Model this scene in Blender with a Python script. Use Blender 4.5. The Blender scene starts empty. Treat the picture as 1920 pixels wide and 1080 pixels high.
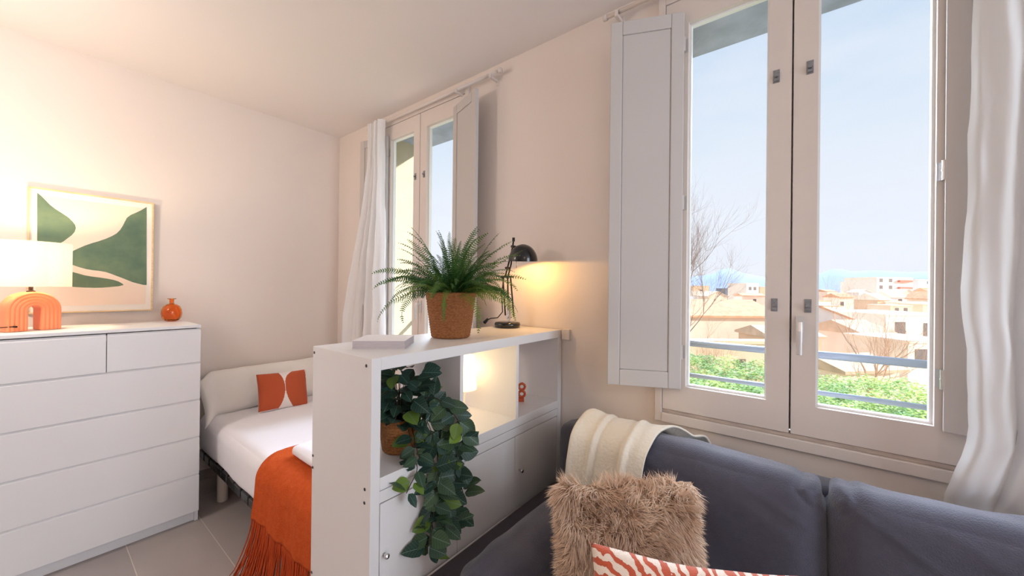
import bpy, bmesh, math, random
from math import sin, cos, pi, radians, sqrt, atan2, exp
from mathutils import Vector, Matrix, noise
random.seed(7)
scn = bpy.context.scene
COL = scn.collection

# ------------------------------------------------------------------ camera
FPX = 705.18
yaw, pitch, roll = radians(37.951), radians(0.0987), radians(0.619)
CAM = Vector((3.616, -1.86, 1.48))
fwd = Vector((-sin(yaw)*cos(pitch), cos(yaw)*cos(pitch), sin(pitch)))
rgt0 = fwd.cross(Vector((0, 0, 1))).normalized()
up0 = rgt0.cross(fwd)
rgt = rgt0*cos(roll) + up0*sin(roll)
upv = -rgt0*sin(roll) + up0*cos(roll)
cam_d = bpy.data.cameras.new('camera')
cam = bpy.data.objects.new('camera', cam_d)
COL.objects.link(cam)
cam_d.sensor_width = 36.0
cam_d.lens = FPX/1920*36
cam_d.clip_start = 0.02
cam_d.clip_end = 20000
M = Matrix.Identity(4)
for i in range(3):
    M[i][0] = rgt[i]; M[i][1] = upv[i]; M[i][2] = -fwd[i]; M[i][3] = CAM[i]
cam.matrix_world = M
scn.camera = cam

def ray(px, py):
    return fwd + rgt*((px-960)/FPX) - upv*((py-540)/FPX)
def hit(px, py, axis, v):
    d = ray(px, py); t = (v-CAM[axis])/d[axis]
    return CAM + d*t

# ------------------------------------------------------------------ exposure
scn.view_settings.view_transform = 'Standard'
scn.view_settings.look = 'None'
scn.view_settings.gamma = 1.0
scn.view_settings.use_curve_mapping = False
scn.view_settings.exposure = 0.0

# ------------------------------------------------------------------ sky
w = bpy.data.worlds.new('sky'); scn.world = w; w.use_nodes = True
nt = w.node_tree; nt.nodes.clear()
o_ = nt.nodes.new('ShaderNodeOutputWorld'); bg = nt.nodes.new('ShaderNodeBackground')
tc = nt.nodes.new('ShaderNodeTexCoord'); sep = nt.nodes.new('ShaderNodeSeparateXYZ')
rp = nt.nodes.new('ShaderNodeValToRGB'); ns = nt.nodes.new('ShaderNodeTexNoise')
mp = nt.nodes.new('ShaderNodeMapping'); mx = nt.nodes.new('ShaderNodeMixRGB'); rc = nt.nodes.new('ShaderNodeValToRGB')
nt.links.new(tc.outputs['Generated'], sep.inputs[0]); nt.links.new(sep.outputs['Z'], rp.inputs[0])
rp.color_ramp.elements[0].position = 0.0; rp.color_ramp.elements[0].color = (.86, .89, .97, 1)
rp.color_ramp.elements[1].position = 1.0; rp.color_ramp.elements[1].color = (.30, .47, .86, 1)
e = rp.color_ramp.elements.new(.18); e.color = (.85, .90, .98, 1)
e = rp.color_ramp.elements.new(.42); e.color = (.62, .75, .89, 1)
mp.inputs['Scale'].default_value = (1, 1, 3.0)
nt.links.new(tc.outputs['Generated'], mp.inputs[0]); nt.links.new(mp.outputs[0], ns.inputs['Vector'])
ns.inputs['Scale'].default_value = 2.2; ns.inputs['Detail'].default_value = 6; ns.inputs['Roughness'].default_value = .55
rc.color_ramp.elements[0].position = .40; rc.color_ramp.elements[1].position = .72
nt.links.new(ns.outputs['Fac'], rc.inputs[0])
mx.inputs[2].default_value = (.80, .85, .94, 1)
nt.links.new(rc.outputs[0], mx.inputs[0]); nt.links.new(rp.outputs[0], mx.inputs[1])
nt.links.new(mx.outputs[0], bg.inputs['Color']); bg.inputs['Strength'].default_value = 1.08
nt.links.new(bg.outputs[0], o_.inputs[0])

def add_light(name, kind, loc, energy, color, **k):
    d = bpy.data.lights.new(name, kind); d.energy = energy; d.color = color
    tgt = k.pop('target', None)
    for a, b in k.items(): setattr(d, a, b)
    o = bpy.data.objects.new(name, d); COL.objects.link(o); o.location = loc
    if tgt is not None:
        o.rotation_euler = (Vector(tgt)-Vector(loc)).to_track_quat('-Z', 'Y').to_euler()
    return o
# sun from the right along the facade: lights the town and the window reveals
add_light('sun', 'SUN', (20, 5, 20), 7.0, (1, .93, .86), target=(20-.95, 5-.33, 20-.27), angle=radians(1.0))
# added soft sun that boosts the sky's light through the windows
add_light('sky_boost', 'SUN', (0, 20, 20), 16.0, (.72, .84, 1), target=(0+.34, 20-.80, 20-.58), angle=radians(60))
# portals: daylight coming through the three windows
for cx in (1.266, 3.571, 5.876):
    p = add_light('daylight', 'AREA', (cx, .42, 1.87), 1, (1, 1, 1), target=(cx, -1, 1.87), shape='RECTANGLE', size=1.0, size_y=1.95)
    p.data.cycles.is_portal = True
# added fill lights out of view: warm overhead, point on the left, cool far-end panel
add_light('overhead_fill', 'AREA', (5.7, -3.2, 2.85), 15, (1, .68, .48), target=(5.0, -2.6, 0), shape='DISK', size=1.0)
add_light('left_fill', 'POINT', (1.0, -2.5, 2.15), 37, (1, .90, .82), shadow_soft_size=.15)
add_light('end_fill', 'AREA', (6.9, -1.05, 1.6), 74, (.76, .87, 1), target=(0, -1.3, 1.2), shape='RECTANGLE', size=1.4, size_y=2.2)

# ------------------------------------------------------------------ materials
def lin(c):
    return tuple(((v/255)/12.92 if v/255 <= .04045 else ((v/255+.055)/1.055)**2.4) for v in c)
def mat(name, rgb, rough=.5, metal=0, spec=.5, noise_amt=0, noise_scale=20, bump=0, bump_scale=60, emit=None, estr=0, trans=0, sheen=0, ior=1.45, stretch=None, col2=None, coat=0, subsurf=0):
    m = bpy.data.materials.new(name); m.use_nodes = True; t = m.node_tree
    b = t.nodes['Principled BSDF']
    c = lin(rgb)
    b.inputs['Base Color'].default_value = (*c, 1)
    b.inputs['Roughness'].default_value = rough; b.inputs['Metallic'].default_value = metal
    b.inputs['Specular IOR Level'].default_value = spec; b.inputs['IOR'].default_value = ior
    b.inputs['Transmission Weight'].default_value = trans
    b.inputs['Sheen Weight'].default_value = sheen
    b.inputs['Coat Weight'].default_value = coat
    if emit: b.inputs['Emission Color'].default_value = (*lin(emit), 1); b.inputs['Emission Strength'].default_value = estr
    tcn = t.nodes.new('ShaderNodeTexCoord'); mpn = t.nodes.new('ShaderNodeMapping')
    t.links.new(tcn.outputs['Object'], mpn.inputs[0])
    if stretch: mpn.inputs['Scale'].default_value = stretch
    if noise_amt or col2:
        n = t.nodes.new('ShaderNodeTexNoise'); n.inputs['Scale'].default_value = noise_scale; n.inputs['Detail'].default_value = 5
        t.links.new(mpn.outputs[0], n.inputs['Vector'])
        r = t.nodes.new('ShaderNodeValToRGB'); r.color_ramp.elements[0].position = .3; r.color_ramp.elements[1].position = .7
        c2 = lin(col2) if col2 else tuple(v*(1-noise_amt) for v in c)
        r.color_ramp.elements[0].color = (*c2, 1); r.color_ramp.elements[1].color = (*c, 1)
        t.links.new(n.outputs['Fac'], r.inputs[0]); t.links.new(r.outputs[0], b.inputs['Base Color'])
    if bump:
        n = t.nodes.new('ShaderNodeTexNoise'); n.inputs['Scale'].default_value = bump_scale; n.inputs['Detail'].default_value = 4
        t.links.new(mpn.outputs[0], n.inputs['Vector'])
        bp = t.nodes.new('ShaderNodeBump'); bp.inputs['Strength'].default_value = bump; bp.inputs['Distance'].default_value = .01
        t.links.new(n.outputs['Fac'], bp.inputs['Height']); t.links.new(bp.outputs[0], b.inputs['Normal'])
    return m

PLASTER = mat('plaster', (237, 226, 218), .85, spec=.2, noise_amt=.03, noise_scale=1.5, bump=.12, bump_scale=9)
CEIL = mat('ceiling_paint', (238, 232, 228), .9, spec=.15, noise_amt=.02, noise_scale=1.2, bump=.08, bump_scale=6)
JAMBM = mat('exterior_render', (192, 183, 160), .9, spec=.1, noise_amt=.12, noise_scale=7, bump=.3, bump_scale=40)
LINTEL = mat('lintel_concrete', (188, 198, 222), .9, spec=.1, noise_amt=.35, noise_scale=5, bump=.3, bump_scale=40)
WOODW = mat('white_window_paint', (226, 216, 209), .42, spec=.4, noise_amt=.03, noise_scale=6, bump=.05, bump_scale=25)
WORN = mat('worn_sill_paint', (216, 200, 188), .6, noise_amt=.35, noise_scale=14, stretch=(1, 6, 12), bump=.1)
SHUTM = mat('shutter_paint', (200, 195, 192), .45, spec=.4, noise_amt=.02, noise_scale=5)
BEAD = mat('lit_glazing_bead', (244, 246, 248), .4)  # whiter than the leaf: outdoor light on the beads put into the colour
STEEL = mat('brushed_steel', (200, 200, 202), .3, 1)
GALV = mat('galvanised_plate', (158, 160, 165), .45, .7, noise_amt=.3, noise_scale=90)
SILVER = mat('satin_handle', (214, 212, 212), .3, .6)
RAILM = mat('railing_paint', (150, 162, 186), .35, .3)
LAM = mat('white_laminate', (232, 232, 234), .38, spec=.45)
LAMD = mat('white_shelf_laminate', (228, 226, 226), .34, spec=.5)
DARK = mat('shadow_gap', (60, 55, 52), .8)
SCREW = mat('screw_head', (70, 68, 68), .4, .8)
BLACK = mat('black_lacquer', (18, 17, 19), .22, spec=.6, coat=.3)
BLACKM = mat('black_metal', (30, 29, 32), .45, .3, noise_amt=.4, noise_scale=30)
BRONZE = mat('dark_bronze', (70, 48, 36), .35, .7)
CHROME = mat('chrome', (220, 220, 222), .15, 1)

def glass_mat(name, tint, refl=.06):
    m = bpy.data.materials.new(name); m.use_nodes = True; t = m.node_tree; t.nodes.clear()
    o = t.nodes.new('ShaderNodeOutputMaterial'); a = t.nodes.new('ShaderNodeBsdfTransparent'); g = t.nodes.new('ShaderNodeBsdfGlossy')
    x = t.nodes.new('ShaderNodeMixShader'); x.inputs[0].default_value = .025
    a.inputs[0].default_value = (*tint, 1); g.inputs['Roughness'].default_value = .02
    t.links.new(a.outputs[0], x.inputs[1]); t.links.new(g.outputs[0], x.inputs[2]); t.links.new(x.outputs[0], o.inputs[0])
    return m
PANE = glass_mat('window_glass', (.985, .99, .995))

def floor_mat():
    m = mat('floor_tile', (172, 164, 162), .38, spec=.5); t = m.node_tree; b = t.nodes['Principled BSDF']
    tcn = t.nodes.new('ShaderNodeTexCoord'); mpn = t.nodes.new('ShaderNodeMapping'); br = t.nodes.new('ShaderNodeTexBrick')
    mpn.inputs['Location'].default_value = (-.30, 1.183, 0)
    t.links.new(tcn.outputs['Object'], mpn.inputs[0]); t.links.new(mpn.outputs[0], br.inputs['Vector'])
    br.inputs['Scale'].default_value = 1; br.inputs['Brick Width'].default_value = 1.32; br.inputs['Row Height'].default_value = .33
    br.inputs['Mortar Size'].default_value = .0022; br.inputs['Mortar Smooth'].default_value = .2; br.offset = 0
    br.inputs['Color1'].default_value = (*lin((174, 164, 160)), 1); br.inputs['Color2'].default_value = (*lin((164, 156, 154)), 1)
    br.inputs['Mortar'].default_value = (*lin((206, 196, 184)), 1)
    n = t.nodes.new('ShaderNodeTexNoise'); n.inputs['Scale'].default_value = 3; n.inputs['Detail'].default_value = 8
    t.links.new(tcn.outputs['Object'], n.inputs['Vector'])
    mxn = t.nodes.new('ShaderNodeMixRGB'); mxn.blend_type = 'MULTIPLY'; mxn.inputs[0].default_value = .18
    t.links.new(br.outputs['Color'], mxn.inputs[1]); t.links.new(n.outputs['Fac'], mxn.inputs[2]); t.links.new(mxn.outputs[0], b.inputs['Base Color'])
    bp = t.nodes.new('ShaderNodeBump'); bp.inputs['Strength'].default_value = .3; bp.inputs['Distance'].default_value = .002; bp.invert = True
    t.links.new(br.outputs['Fac'], bp.inputs['Height']); t.links.new(bp.outputs[0], b.inputs['Normal'])
    return m

def sheer_mat(name, rgb, transp=.25, transl=.55):
    m = bpy.data.materials.new(name); m.use_nodes = True; t = m.node_tree; t.nodes.clear()
    o = t.nodes.new('ShaderNodeOutputMaterial'); d = t.nodes.new('ShaderNodeBsdfDiffuse'); l = t.nodes.new('ShaderNodeBsdfTranslucent')
    tr = t.nodes.new('ShaderNodeBsdfTransparent'); a = t.nodes.new('ShaderNodeMixShader'); b = t.nodes.new('ShaderNodeMixShader')
    for n_ in (d, l): n_.inputs[0].default_value = (*lin(rgb), 1)
    a.inputs[0].default_value = transl; b.inputs[0].default_value = transp
    t.links.new(d.outputs[0], a.inputs[1]); t.links.new(l.outputs[0], a.inputs[2]); t.links.new(a.outputs[0], b.inputs[1]); t.links.new(tr.outputs[0], b.inputs[2])
    t.links.new(b.outputs[0], o.inputs[0]); return m

def leaf_mat(name, c1, c2, vein, veinw=.0, trl=.25, rough=.4):
    """leaf colour varies over the plant; veins come from the leaf's own UV"""
    m = bpy.data.materials.new(name); m.use_nodes = True; t = m.node_tree; b = t.nodes['Principled BSDF']; o = t.nodes['Material Output']
    at = t.nodes.new('ShaderNodeAttribute'); at.attribute_name = 'tone'
    mx1 = t.nodes.new('ShaderNodeMixRGB'); mx1.inputs[1].default_value = (*lin(c1), 1); mx1.inputs[2].default_value = (*lin(c2), 1)
    t.links.new(at.outputs['Fac'], mx1.inputs[0]); last = mx1.outputs[0]
    if veinw > 0:
        uv = t.nodes.new('ShaderNodeUVMap'); s = t.nodes.new('ShaderNodeSeparateXYZ'); t.links.new(uv.outputs[0], s.inputs[0])
        def math_(op, a, b2=None):
            n = t.nodes.new('ShaderNodeMath'); n.operation = op
            for i, v in enumerate((a, b2)):
                if v is None: continue
                if isinstance(v, (int, float)): n.inputs[i].default_value = v
                else: t.links.new(v, n.inputs[i])
            return n.outputs[0]
        ax = math_('ABSOLUTE', s.outputs['X'])
        k = math_('SUBTRACT', s.outputs['Y'], math_('MULTIPLY', ax, .55))
        sw = math_('ABSOLUTE', math_('SINE', math_('MULTIPLY', k, 22)))
        side = math_('LESS_THAN', sw, veinw*1.6)
        mid = math_('LESS_THAN', ax, .022)
        f = math_('MAXIMUM', side, mid)
        mx2 = t.nodes.new('ShaderNodeMixRGB'); mx2.inputs[2].default_value = (*lin(vein), 1)
        t.links.new(math_('MULTIPLY', f, .6), mx2.inputs[0]); t.links.new(last, mx2.inputs[1]); last = mx2.outputs[0]
    t.links.new(last, b.inputs['Base Color']); b.inputs['Roughness'].default_value = rough; b.inputs['Specular IOR Level'].default_value = .4
    tl = t.nodes.new('ShaderNodeBsdfTranslucent'); t.links.new(last, tl.inputs[0]); x = t.nodes.new('ShaderNodeMixShader'); x.inputs[0].default_value = trl
    t.links.new(b.outputs[0], x.inputs[1]); t.links.new(tl.outputs[0], x.inputs[2]); t.links.new(x.outputs[0], o.inputs[0])
    return m

# ------------------------------------------------------------------ mesh helpers
OFF = {}
def thing(name, label, cat, loc=(0, 0, 0), group=None, kind=None):
    o = bpy.data.objects.new(name, None); COL.objects.link(o); o.location = loc; o.empty_display_size = .05
    OFF[o] = Vector(loc)
    if label: o['label'] = label
    if cat: o['category'] = cat
    if group: o['group'] = group
    if kind: o['kind'] = kind
    return o
def tag(o, label=None, cat=None, group=None, kind=None):
    if label: o['label'] = label
    if cat: o['category'] = cat
    if group: o['group'] = group
    if kind: o['kind'] = kind
    return o
class MB:
    def __init__(s): s.v = []; s.f = []; s.m = []; s.uv = {}; s.tone = []
    def add(s, vs, fs, mi=0, uvs=None, tone=None):
        b = len(s.v); s.v += [Vector(p) for p in vs]
        if tone is not None:
            while len(s.tone) < b: s.tone.append(0.0)
            s.tone += [tone]*len(vs)
        for f in fs:
            s.f.append([b+i for i in f]); s.m.append(mi)
            if uvs: s.uv[len(s.f)-1] = [uvs[i] for i in f]
        return s
    def box(s, x0, x1, y0, y1, z0, z1, mi=0, M=None):
        vs = [Vector((x, y, z)) for x in (x0, x1) for y in (y0, y1) for z in (z0, z1)]
        if M: vs = [M @ p for p in vs]
        return s.add(vs, [(0, 1, 3, 2), (4, 6, 7, 5), (0, 4, 5, 1), (2, 3, 7, 6), (0, 2, 6, 4), (1, 5, 7, 3)], mi)
    def tube(s, pts, rad, n=10, mi=0, cap=True, tone=None):
        pts = [Vector(p) for p in pts]
        if not hasattr(rad, '__len__'): rad = [rad]*len(pts)
        vs = []; ref = None
        for i, p in enumerate(pts):
            d = (pts[min(i+1, len(pts)-1)]-pts[max(i-1, 0)])
            d = d.normalized() if d.length > 1e-9 else Vector((0, 0, 1))
            if ref is None: ref = Vector((0, 0, 1)) if abs(d.z) < .9 else Vector((1, 0, 0))
            a = (ref - d*ref.dot(d)).normalized(); b = d.cross(a); ref = a
            for k in range(n):
                t = 2*pi*k/n; vs.append(p+(a*cos(t)+b*sin(t))*rad[i])
        fs = [(i*n+k, i*n+(k+1) % n, (i+1)*n+(k+1) % n, (i+1)*n+k) for i in range(len(pts)-1) for k in range(n)]
        if cap: fs += [tuple(range(n))[::-1], tuple((len(pts)-1)*n+k for k in range(n))]
        return s.add(vs, fs, mi, tone=tone)
    def lathe(s, prof, c=(0, 0, 0), n=32, mi=0, M=None, cap=True):
        c = Vector(c); vs = []
        for r, z in prof:
            for k in range(n):
                t = 2*pi*k/n; p = Vector((r*cos(t), r*sin(t), z)); p = (M @ p) if M else p; vs.append(c+p)
        m_ = len(prof)
        fs = [(i*n+k, i*n+(k+1) % n, (i+1)*n+(k+1) % n, (i+1)*n+k) for i in range(m_-1) for k in range(n)]
        if cap: fs += [tuple(range(n))[::-1], tuple((m_-1)*n+k for k in range(n))]
        return s.add(vs, fs, mi)
    def grid(s, fn, nu, nv, mi=0, closed_u=False):
        vs = [fn(i/nu, j/nv) for j in range(nv+1) for i in range(nu+1)]
        fs = [(j*(nu+1)+i, j*(nu+1)+i+1, (j+1)*(nu+1)+i+1, (j+1)*(nu+1)+i) for j in range(nv) for i in range(nu)]
        return s.add(vs, fs, mi)
    def prism(s, poly, d, mi=0, M=None):
        """poly: (a,b) list, extruded along third axis by d (d0,d1); M maps (a,b,c)"""
        n = len(poly); vs = [Vector((a, b, d[0])) for a, b in poly]+[Vector((a, b, d[1])) for a, b in poly]
        if M: vs = [M @ p for p in vs]
        return s.add(vs, [tuple(range(n))[::-1], tuple(range(n, 2*n))]+[(i, (i+1) % n, n+(i+1) % n, n+i) for i in range(n)], mi)
    def build(s, name, mats, parent=None, bevel=0, smooth=False, segs=2, subsurf=0, solid=0, local=False, fix=True):
        off = Vector((0, 0, 0))
        if parent is not None and not local: off = OFF[parent]
        me = bpy.data.meshes.new(name)
        me.from_pydata([tuple(p-off) for p in s.v], [], s.f)
        if not isinstance(mats, (list, tuple)): mats = [mats]
        for m_ in mats: me.materials.append(m_)
        me.polygons.foreach_set('material_index', s.m)
        if s.uv:
            u = me.uv_layers.new(name='UVMap')
            for p in me.polygons:
                if p.index in s.uv:
                    for li, c in zip(p.loop_indices, s.uv[p.index]): u.data[li].uv = c
        if s.tone:
            while len(s.tone) < len(s.v): s.tone.append(0.0)
            a = me.attributes.new('tone', 'FLOAT', 'POINT'); a.data.foreach_set('value', s.tone)
        if fix and len(s.f) < 60000:
            bm = bmesh.new(); bm.from_mesh(me); bmesh.ops.recalc_face_normals(bm, faces=bm.faces); bm.to_mesh(me); bm.free()
        if smooth: me.polygons.foreach_set('use_smooth', [True]*len(me.polygons))
        me.update()
        o = bpy.data.objects.new(name, me); COL.objects.link(o)
        if parent is not None: o.parent = parent; OFF[o] = off
        else: OFF[o] = Vector((0, 0, 0))
        if bevel:
            b = o.modifiers.new('bevel', 'BEVEL'); b.width = bevel; b.segments = segs; b.limit_method = 'ANGLE'; b.angle_limit = radians(40); b.harden_normals = False
        if solid:
            b = o.modifiers.new('solid', 'SOLIDIFY'); b.thickness = solid; b.offset = 0
        if subsurf:
            b = o.modifiers.new('sub', 'SUBSURF'); b.levels = subsurf; b.render_levels = subsurf
        return o
def struct(o, label=None):
    o['kind'] = 'structure'
    if label: o['label'] = label
    return o
def copy_tree(o, parent=None):
    c = o.copy(); COL.objects.link(c); c.parent = parent; OFF[c] = OFF.get(o, Vector((0, 0, 0))).copy()
    for ch in list(o.children): copy_tree(ch, c)
    return c
def fbm(p, s=1.0): return noise.fractal(Vector(p)*s, .6, 2.0, 4)
def sstep(a, b, x):
    t = max(0, min(1, (x-a)/(b-a))); return t*t*(3-2*t)

# ------------------------------------------------------------------ room shell
H = 2.935; XR = 7.0; YR = -4.4; WT = .40
WX = [1.266, 3.571, 5.876]
mb = MB()
edges = [-.0]
xs = 0.0
ZB, ZT = .90, 2.80
for cx in WX:
    mb.box(xs, cx-.49, 0, WT, 0, H); xs = cx+.49
mb.box(xs, XR, 0, WT, 0, H)
for cx in WX:
    mb.box(cx-.49, cx+.49, 0, WT, 0, ZB); mb.box(cx-.49, cx+.49, 0, WT, ZT, H)
# outside skin: cream render on the jambs and the street face, bare concrete under the lintels
for cx in WX:
    for sx in (-1, 1):
        x0 = cx+sx*.49; mb.box(min(x0, x0-sx*.012), max(x0, x0-sx*.012), .06, WT+.01, ZB, ZT, 1)
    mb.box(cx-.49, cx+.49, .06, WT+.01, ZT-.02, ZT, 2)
    mb.box(cx-.52, cx+.52, .055, WT+.05, ZB-.02, ZB+.012, 1)
struct(mb.build('wall_right', [PLASTER, JAMBM, LINTEL]), 'white plastered wall with the windows')
struct(MB().box(-.25, 0, YR-.2, WT, -.02, H).build('wall_left', PLASTER), 'white plastered wall behind the bed and drawers')
struct(MB().box(XR, XR+.2, YR-.2, WT, -.02, H).build('wall_front', PLASTER))
struct(MB().box(0, XR, YR-.2, YR, -.02, H).build('wall_rear', PLASTER))
struct(MB().box(-.25, XR+.2, YR-.2, WT+.02, -.3, 0).build('floor', floor_mat()), 'greige rectangular floor tiles with pale grout')
struct(MB().box(-.25, XR+.2, YR-.2, WT+.02, H, H+.3).build('ceiling', CEIL), 'white ceiling')
struct(MB().box(0, .012, YR, 0, 0, .075).build('baseboard_left', mat('skirting_tile', (176, 168, 164), .4), bevel=.002))
struct(MB().box(.012, XR, -.012, 0, 0, .075).build('baseboard_right', mat('skirting_tile_right', (176, 168, 164), .4), bevel=.002))

# ------------------------------------------------------------------ windows
def make_shutter_mb(hand):
    # local: hinge at x=0, leaf extends to x=hand*.324; y thickness
    m = MB(); W_ = .324; z0, z1 = 1.032, 2.745
    def bx(a, b, y0, y1, c, d):
        xa, xb = sorted((a*hand, b*hand)); m.box(xa, xb, y0, y1, c, d)
    bx(.0, .055, -.013, .013, z0, z1); bx(W_-.055, W_, -.013, .013, z0, z1)
    bx(.055, W_-.055, -.013, .013, z0, z0+.075); bx(.055, W_-.055, -.013, .013, z1-.065, z1)
    bx(.055, W_-.055, -.008, .008, z0+.075, z1-.065)
    return m
def make_window(n, cx, lshut, rshut, label):
    root = thing('window_%d' % n, label, None, (cx, 0, .9), kind='structure')
    f = MB()
    for s_ in (-1, 1):
        a, b = sorted((cx+s_*.486, cx+s_*.518)); f.box(a, b, -.022, .06, .862, 2.872)
    f.box(cx-.486, cx+.486, -.022, .06, 2.827, 2.872)
    f.box(cx-.486, cx+.486, -.024, .06, .862, .905)
    f.box(cx-.486, cx+.486, -.012, .06, .905, .921, 1)
    f.build('window_frame', [WOODW, WORN], root, bevel=.003)
    for s_ in (-1, 1):
        m = MB(); yi, yo = -.018, .030
        def bx(a, b, c, d, y0=yi, y1=yo, mi=0):
            xa, xb = sorted((cx+s_*a, cx+s_*b)); m.box(xa, xb, y0, y1, c, d, mi)
        bx(.003, .078, .924, 2.823); bx(.384, .483, .924, 2.823)
        bx(.078, .384, .924, 1.040); bx(.078, .384, 2.707, 2.823)
        # glazing beads, stepped back from the leaf's face
        for (a, b, c, d) in ((.078, .086, 1.04, 2.707), (.376, .384, 1.04, 2.707), (.086, .376, 1.04, 1.048), (.086, .376, 2.699, 2.707)):
            bx(a, b, c, d, .006, .030, 1)
        leaf = m.build('casement', [WOODW, BEAD], root)
        p = MB(); xa, xb = sorted((cx+s_*.084, cx+s_*.378)); p.box(xa, xb, .016, .021, 1.046, 2.701)
        p.build('pane', PANE, leaf)
        for z in (1.426, 2.345):
            q = MB(); x_ = cx+s_*.053
            q.box(x_-.011, x_+.011, -.0205, -.018, z-.026, z+.026)
            q.tube([(x_, -.02, z), (x_, -.034, z)], .007, 10); q.box(x_-.008, x_+.008, -.026, -.02, z-.02, z-.008)
            q.build('latch_plate', GALV, leaf, bevel=.001)
        if s_ == -1:
            MB().box(cx-.02, cx+.024, .031, .045, .926, 2.82).build('meeting_strip', WOODW, leaf)
        if s_ == 1:
            q = MB(); x_ = cx+.028
            q.box(x_-.012, x_+.012, -.028, -.018, 1.285, 1.385)
            q.tube([(x_, -.026, 1.355), (x_, -.06, 1.355)], .009, 12)
            q.tube([(x_, -.060, 1.365), (x_, -.066, 1.33), (x_, -.064, 1.24)], [.010, .0105, .009], 12)
            q.build('handle', SILVER, leaf, bevel=.002)
        hb = MB()
        for z in (1.16, 1.88, 2.6):
            hb.tube([(cx+s_*.4845, -.024, z-.03), (cx+s_*.4845, -.024, z+.03)], .006, 10)
        hb.build('hinge', WOODW, leaf, smooth=True)
        ang = lshut if s_ == -1 else rshut      # outward vector of the open shutter (dx,dy)
        sm = make_shutter_mb(1)
        hx, hy = cx+s_*.400, -.034
        th = atan2(ang[1], ang[0])
        Mx = Matrix.Translation((hx, hy, 0)) @ Matrix.Rotation(th, 4, 'Z')
        sm.v = [Mx @ p for p in sm.v]
        sh = sm.build('shutter', SHUTM, root, bevel=.004)
        for z in (1.2, 1.88, 2.6):
            h = MB(); h.tube([(hx-s_*.002, hy-.004, z-.032), (hx-s_*.002, hy-.004, z+.032)], .0065, 10)
            h.tube([(hx-s_*.002, hy-.004, z-.002), (hx-s_*.002, hy-.004, z+.002)], .0075, 10)
            h.box(min(hx, hx-s_*.016), max(hx, hx-s_*.016), -.022, -.017, z-.03, z+.03)
            h.build('hinge', STEEL if s_ == 1 else SHUTM, sh)
    return root
make_window(1, WX[1], (-.292, -.128), (.31, -.05), 'large two-leaf window above the grey sofa')
make_window(2, WX[0], (-.31, -.05), (.296, -.095), 'two-leaf window beside the bed, behind the fern')
make_window(3, WX[2], (-.31, -.05), (.31, -.05), 'window further along the wall beyond the curtain')

# balcony railings outside
for i, cx in enumerate(WX):
    r_ = MB()
    for z, rr in ((1.197, .017), (1.026, .0115)):
        r_.tube([(cx-.478, .33, z), (cx+.478, .33, z)], rr, 12)
    o = r_.build('railing', RAILM, smooth=True)
    tag(o, ['grey metal railing bars outside the window by the bed', 'grey metal railing bars outside the large window over the sofa', 'grey metal railing bars outside the window beyond the curtain'][i], 'railing', 'window railings')

# ------------------------------------------------------------------ curtain rods and sheer curtains
CURT = sheer_mat('sheer_curtain', (254, 254, 255), .07, .38)
def rod(x0, x1, z, label, brackets):
    t = thing('curtain_rod', label, 'curtain rod', (x0, 0, z))
    MB().tube([(x0, -.062, z), (x1, -.062, z)], .011, 14).build('pole', WOODW, t, smooth=True)
    for x in (x0, x1):
        MB().tube([(x-.01, -.062, z), (x+.01, -.062, z)], .0155, 14).build('end_cap', WOODW, t, smooth=True)
    for x in brackets:
        b = MB(); b.box(x-.008, x+.008, -.07, 0, z-.030, z-.014); b.box(x-.012, x+.012, -.006, 0, z-.05, z+.012); b.box(x-.008, x+.008, -.082, -.072, z-.03, z)
        b.build('bracket', WOODW, t, bevel=.002)
    return t
rod(.62, 2.10, 2.845, 'white curtain pole above the narrow window by the bed', (.72, 1.72, 2.03))
rod(2.80, 5.0, 2.868, 'white curtain pole above the large window over the sofa', (2.865, 4.45))

def curtain(name, fx, z0, z1, y0, amp, folds, label, nu=150, nv=60, seed=0):
    def fn(u, v):
        z = z0+(z1-z0)*v
        xa, xb = fx(z)
        ph = u*folds*2*pi+seed
        grow = .55+.45*(1-v)
        y = y0+amp*grow*(sin(ph+.5*sin(v*2.1+seed))+.35*sin(2.3*ph+1.3+seed+v*1.2))
        x = xa+(xb-xa)*(u+.010*sin(ph*1.0+1.2))
        x += .012*fbm((u*3, v*4, seed), 1.0); y += .012*fbm((u*5+9, v*5, seed), 1.0)
        k_ = sstep(.90, .80, z); y = y*(1-k_)+(-.042+.25*(y-y0))*k_
        return Vector((x, min(max(y, -.058 if z < .8 else -9), -.028), z))
    m = MB().grid(fn, nu, nv)
    o = m.build(name, CURT, smooth=True)
    return o
def fx1(z):
    a = 4.015
    a += -.012*sstep(2.2, 1.6, z) + .012*sstep(1.35, 1.0, z) - .045*sstep(1.06, .84, z)
    return a, 4.62
c1 = curtain('curtain', fx1, .03, 2.87, -.105, .026, 5.4, '', seed=2.1)
tag(c1, 'white sheer curtain hanging at the right side of the large window behind the sofa', 'curtain')
def fx2(z):
    a = .70 - .42*sstep(2.6, 1.0, z)
    b = .90 + .03*sstep(2.4, 1.4, z)
    return a, b
c2 = curtain('curtain', fx2, .03, 2.85, -.105, .034, 4.2, '', seed=.7)
tag(c2, 'white sheer curtain gathered at the left of the narrow window by the bed', 'curtain')

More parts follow.
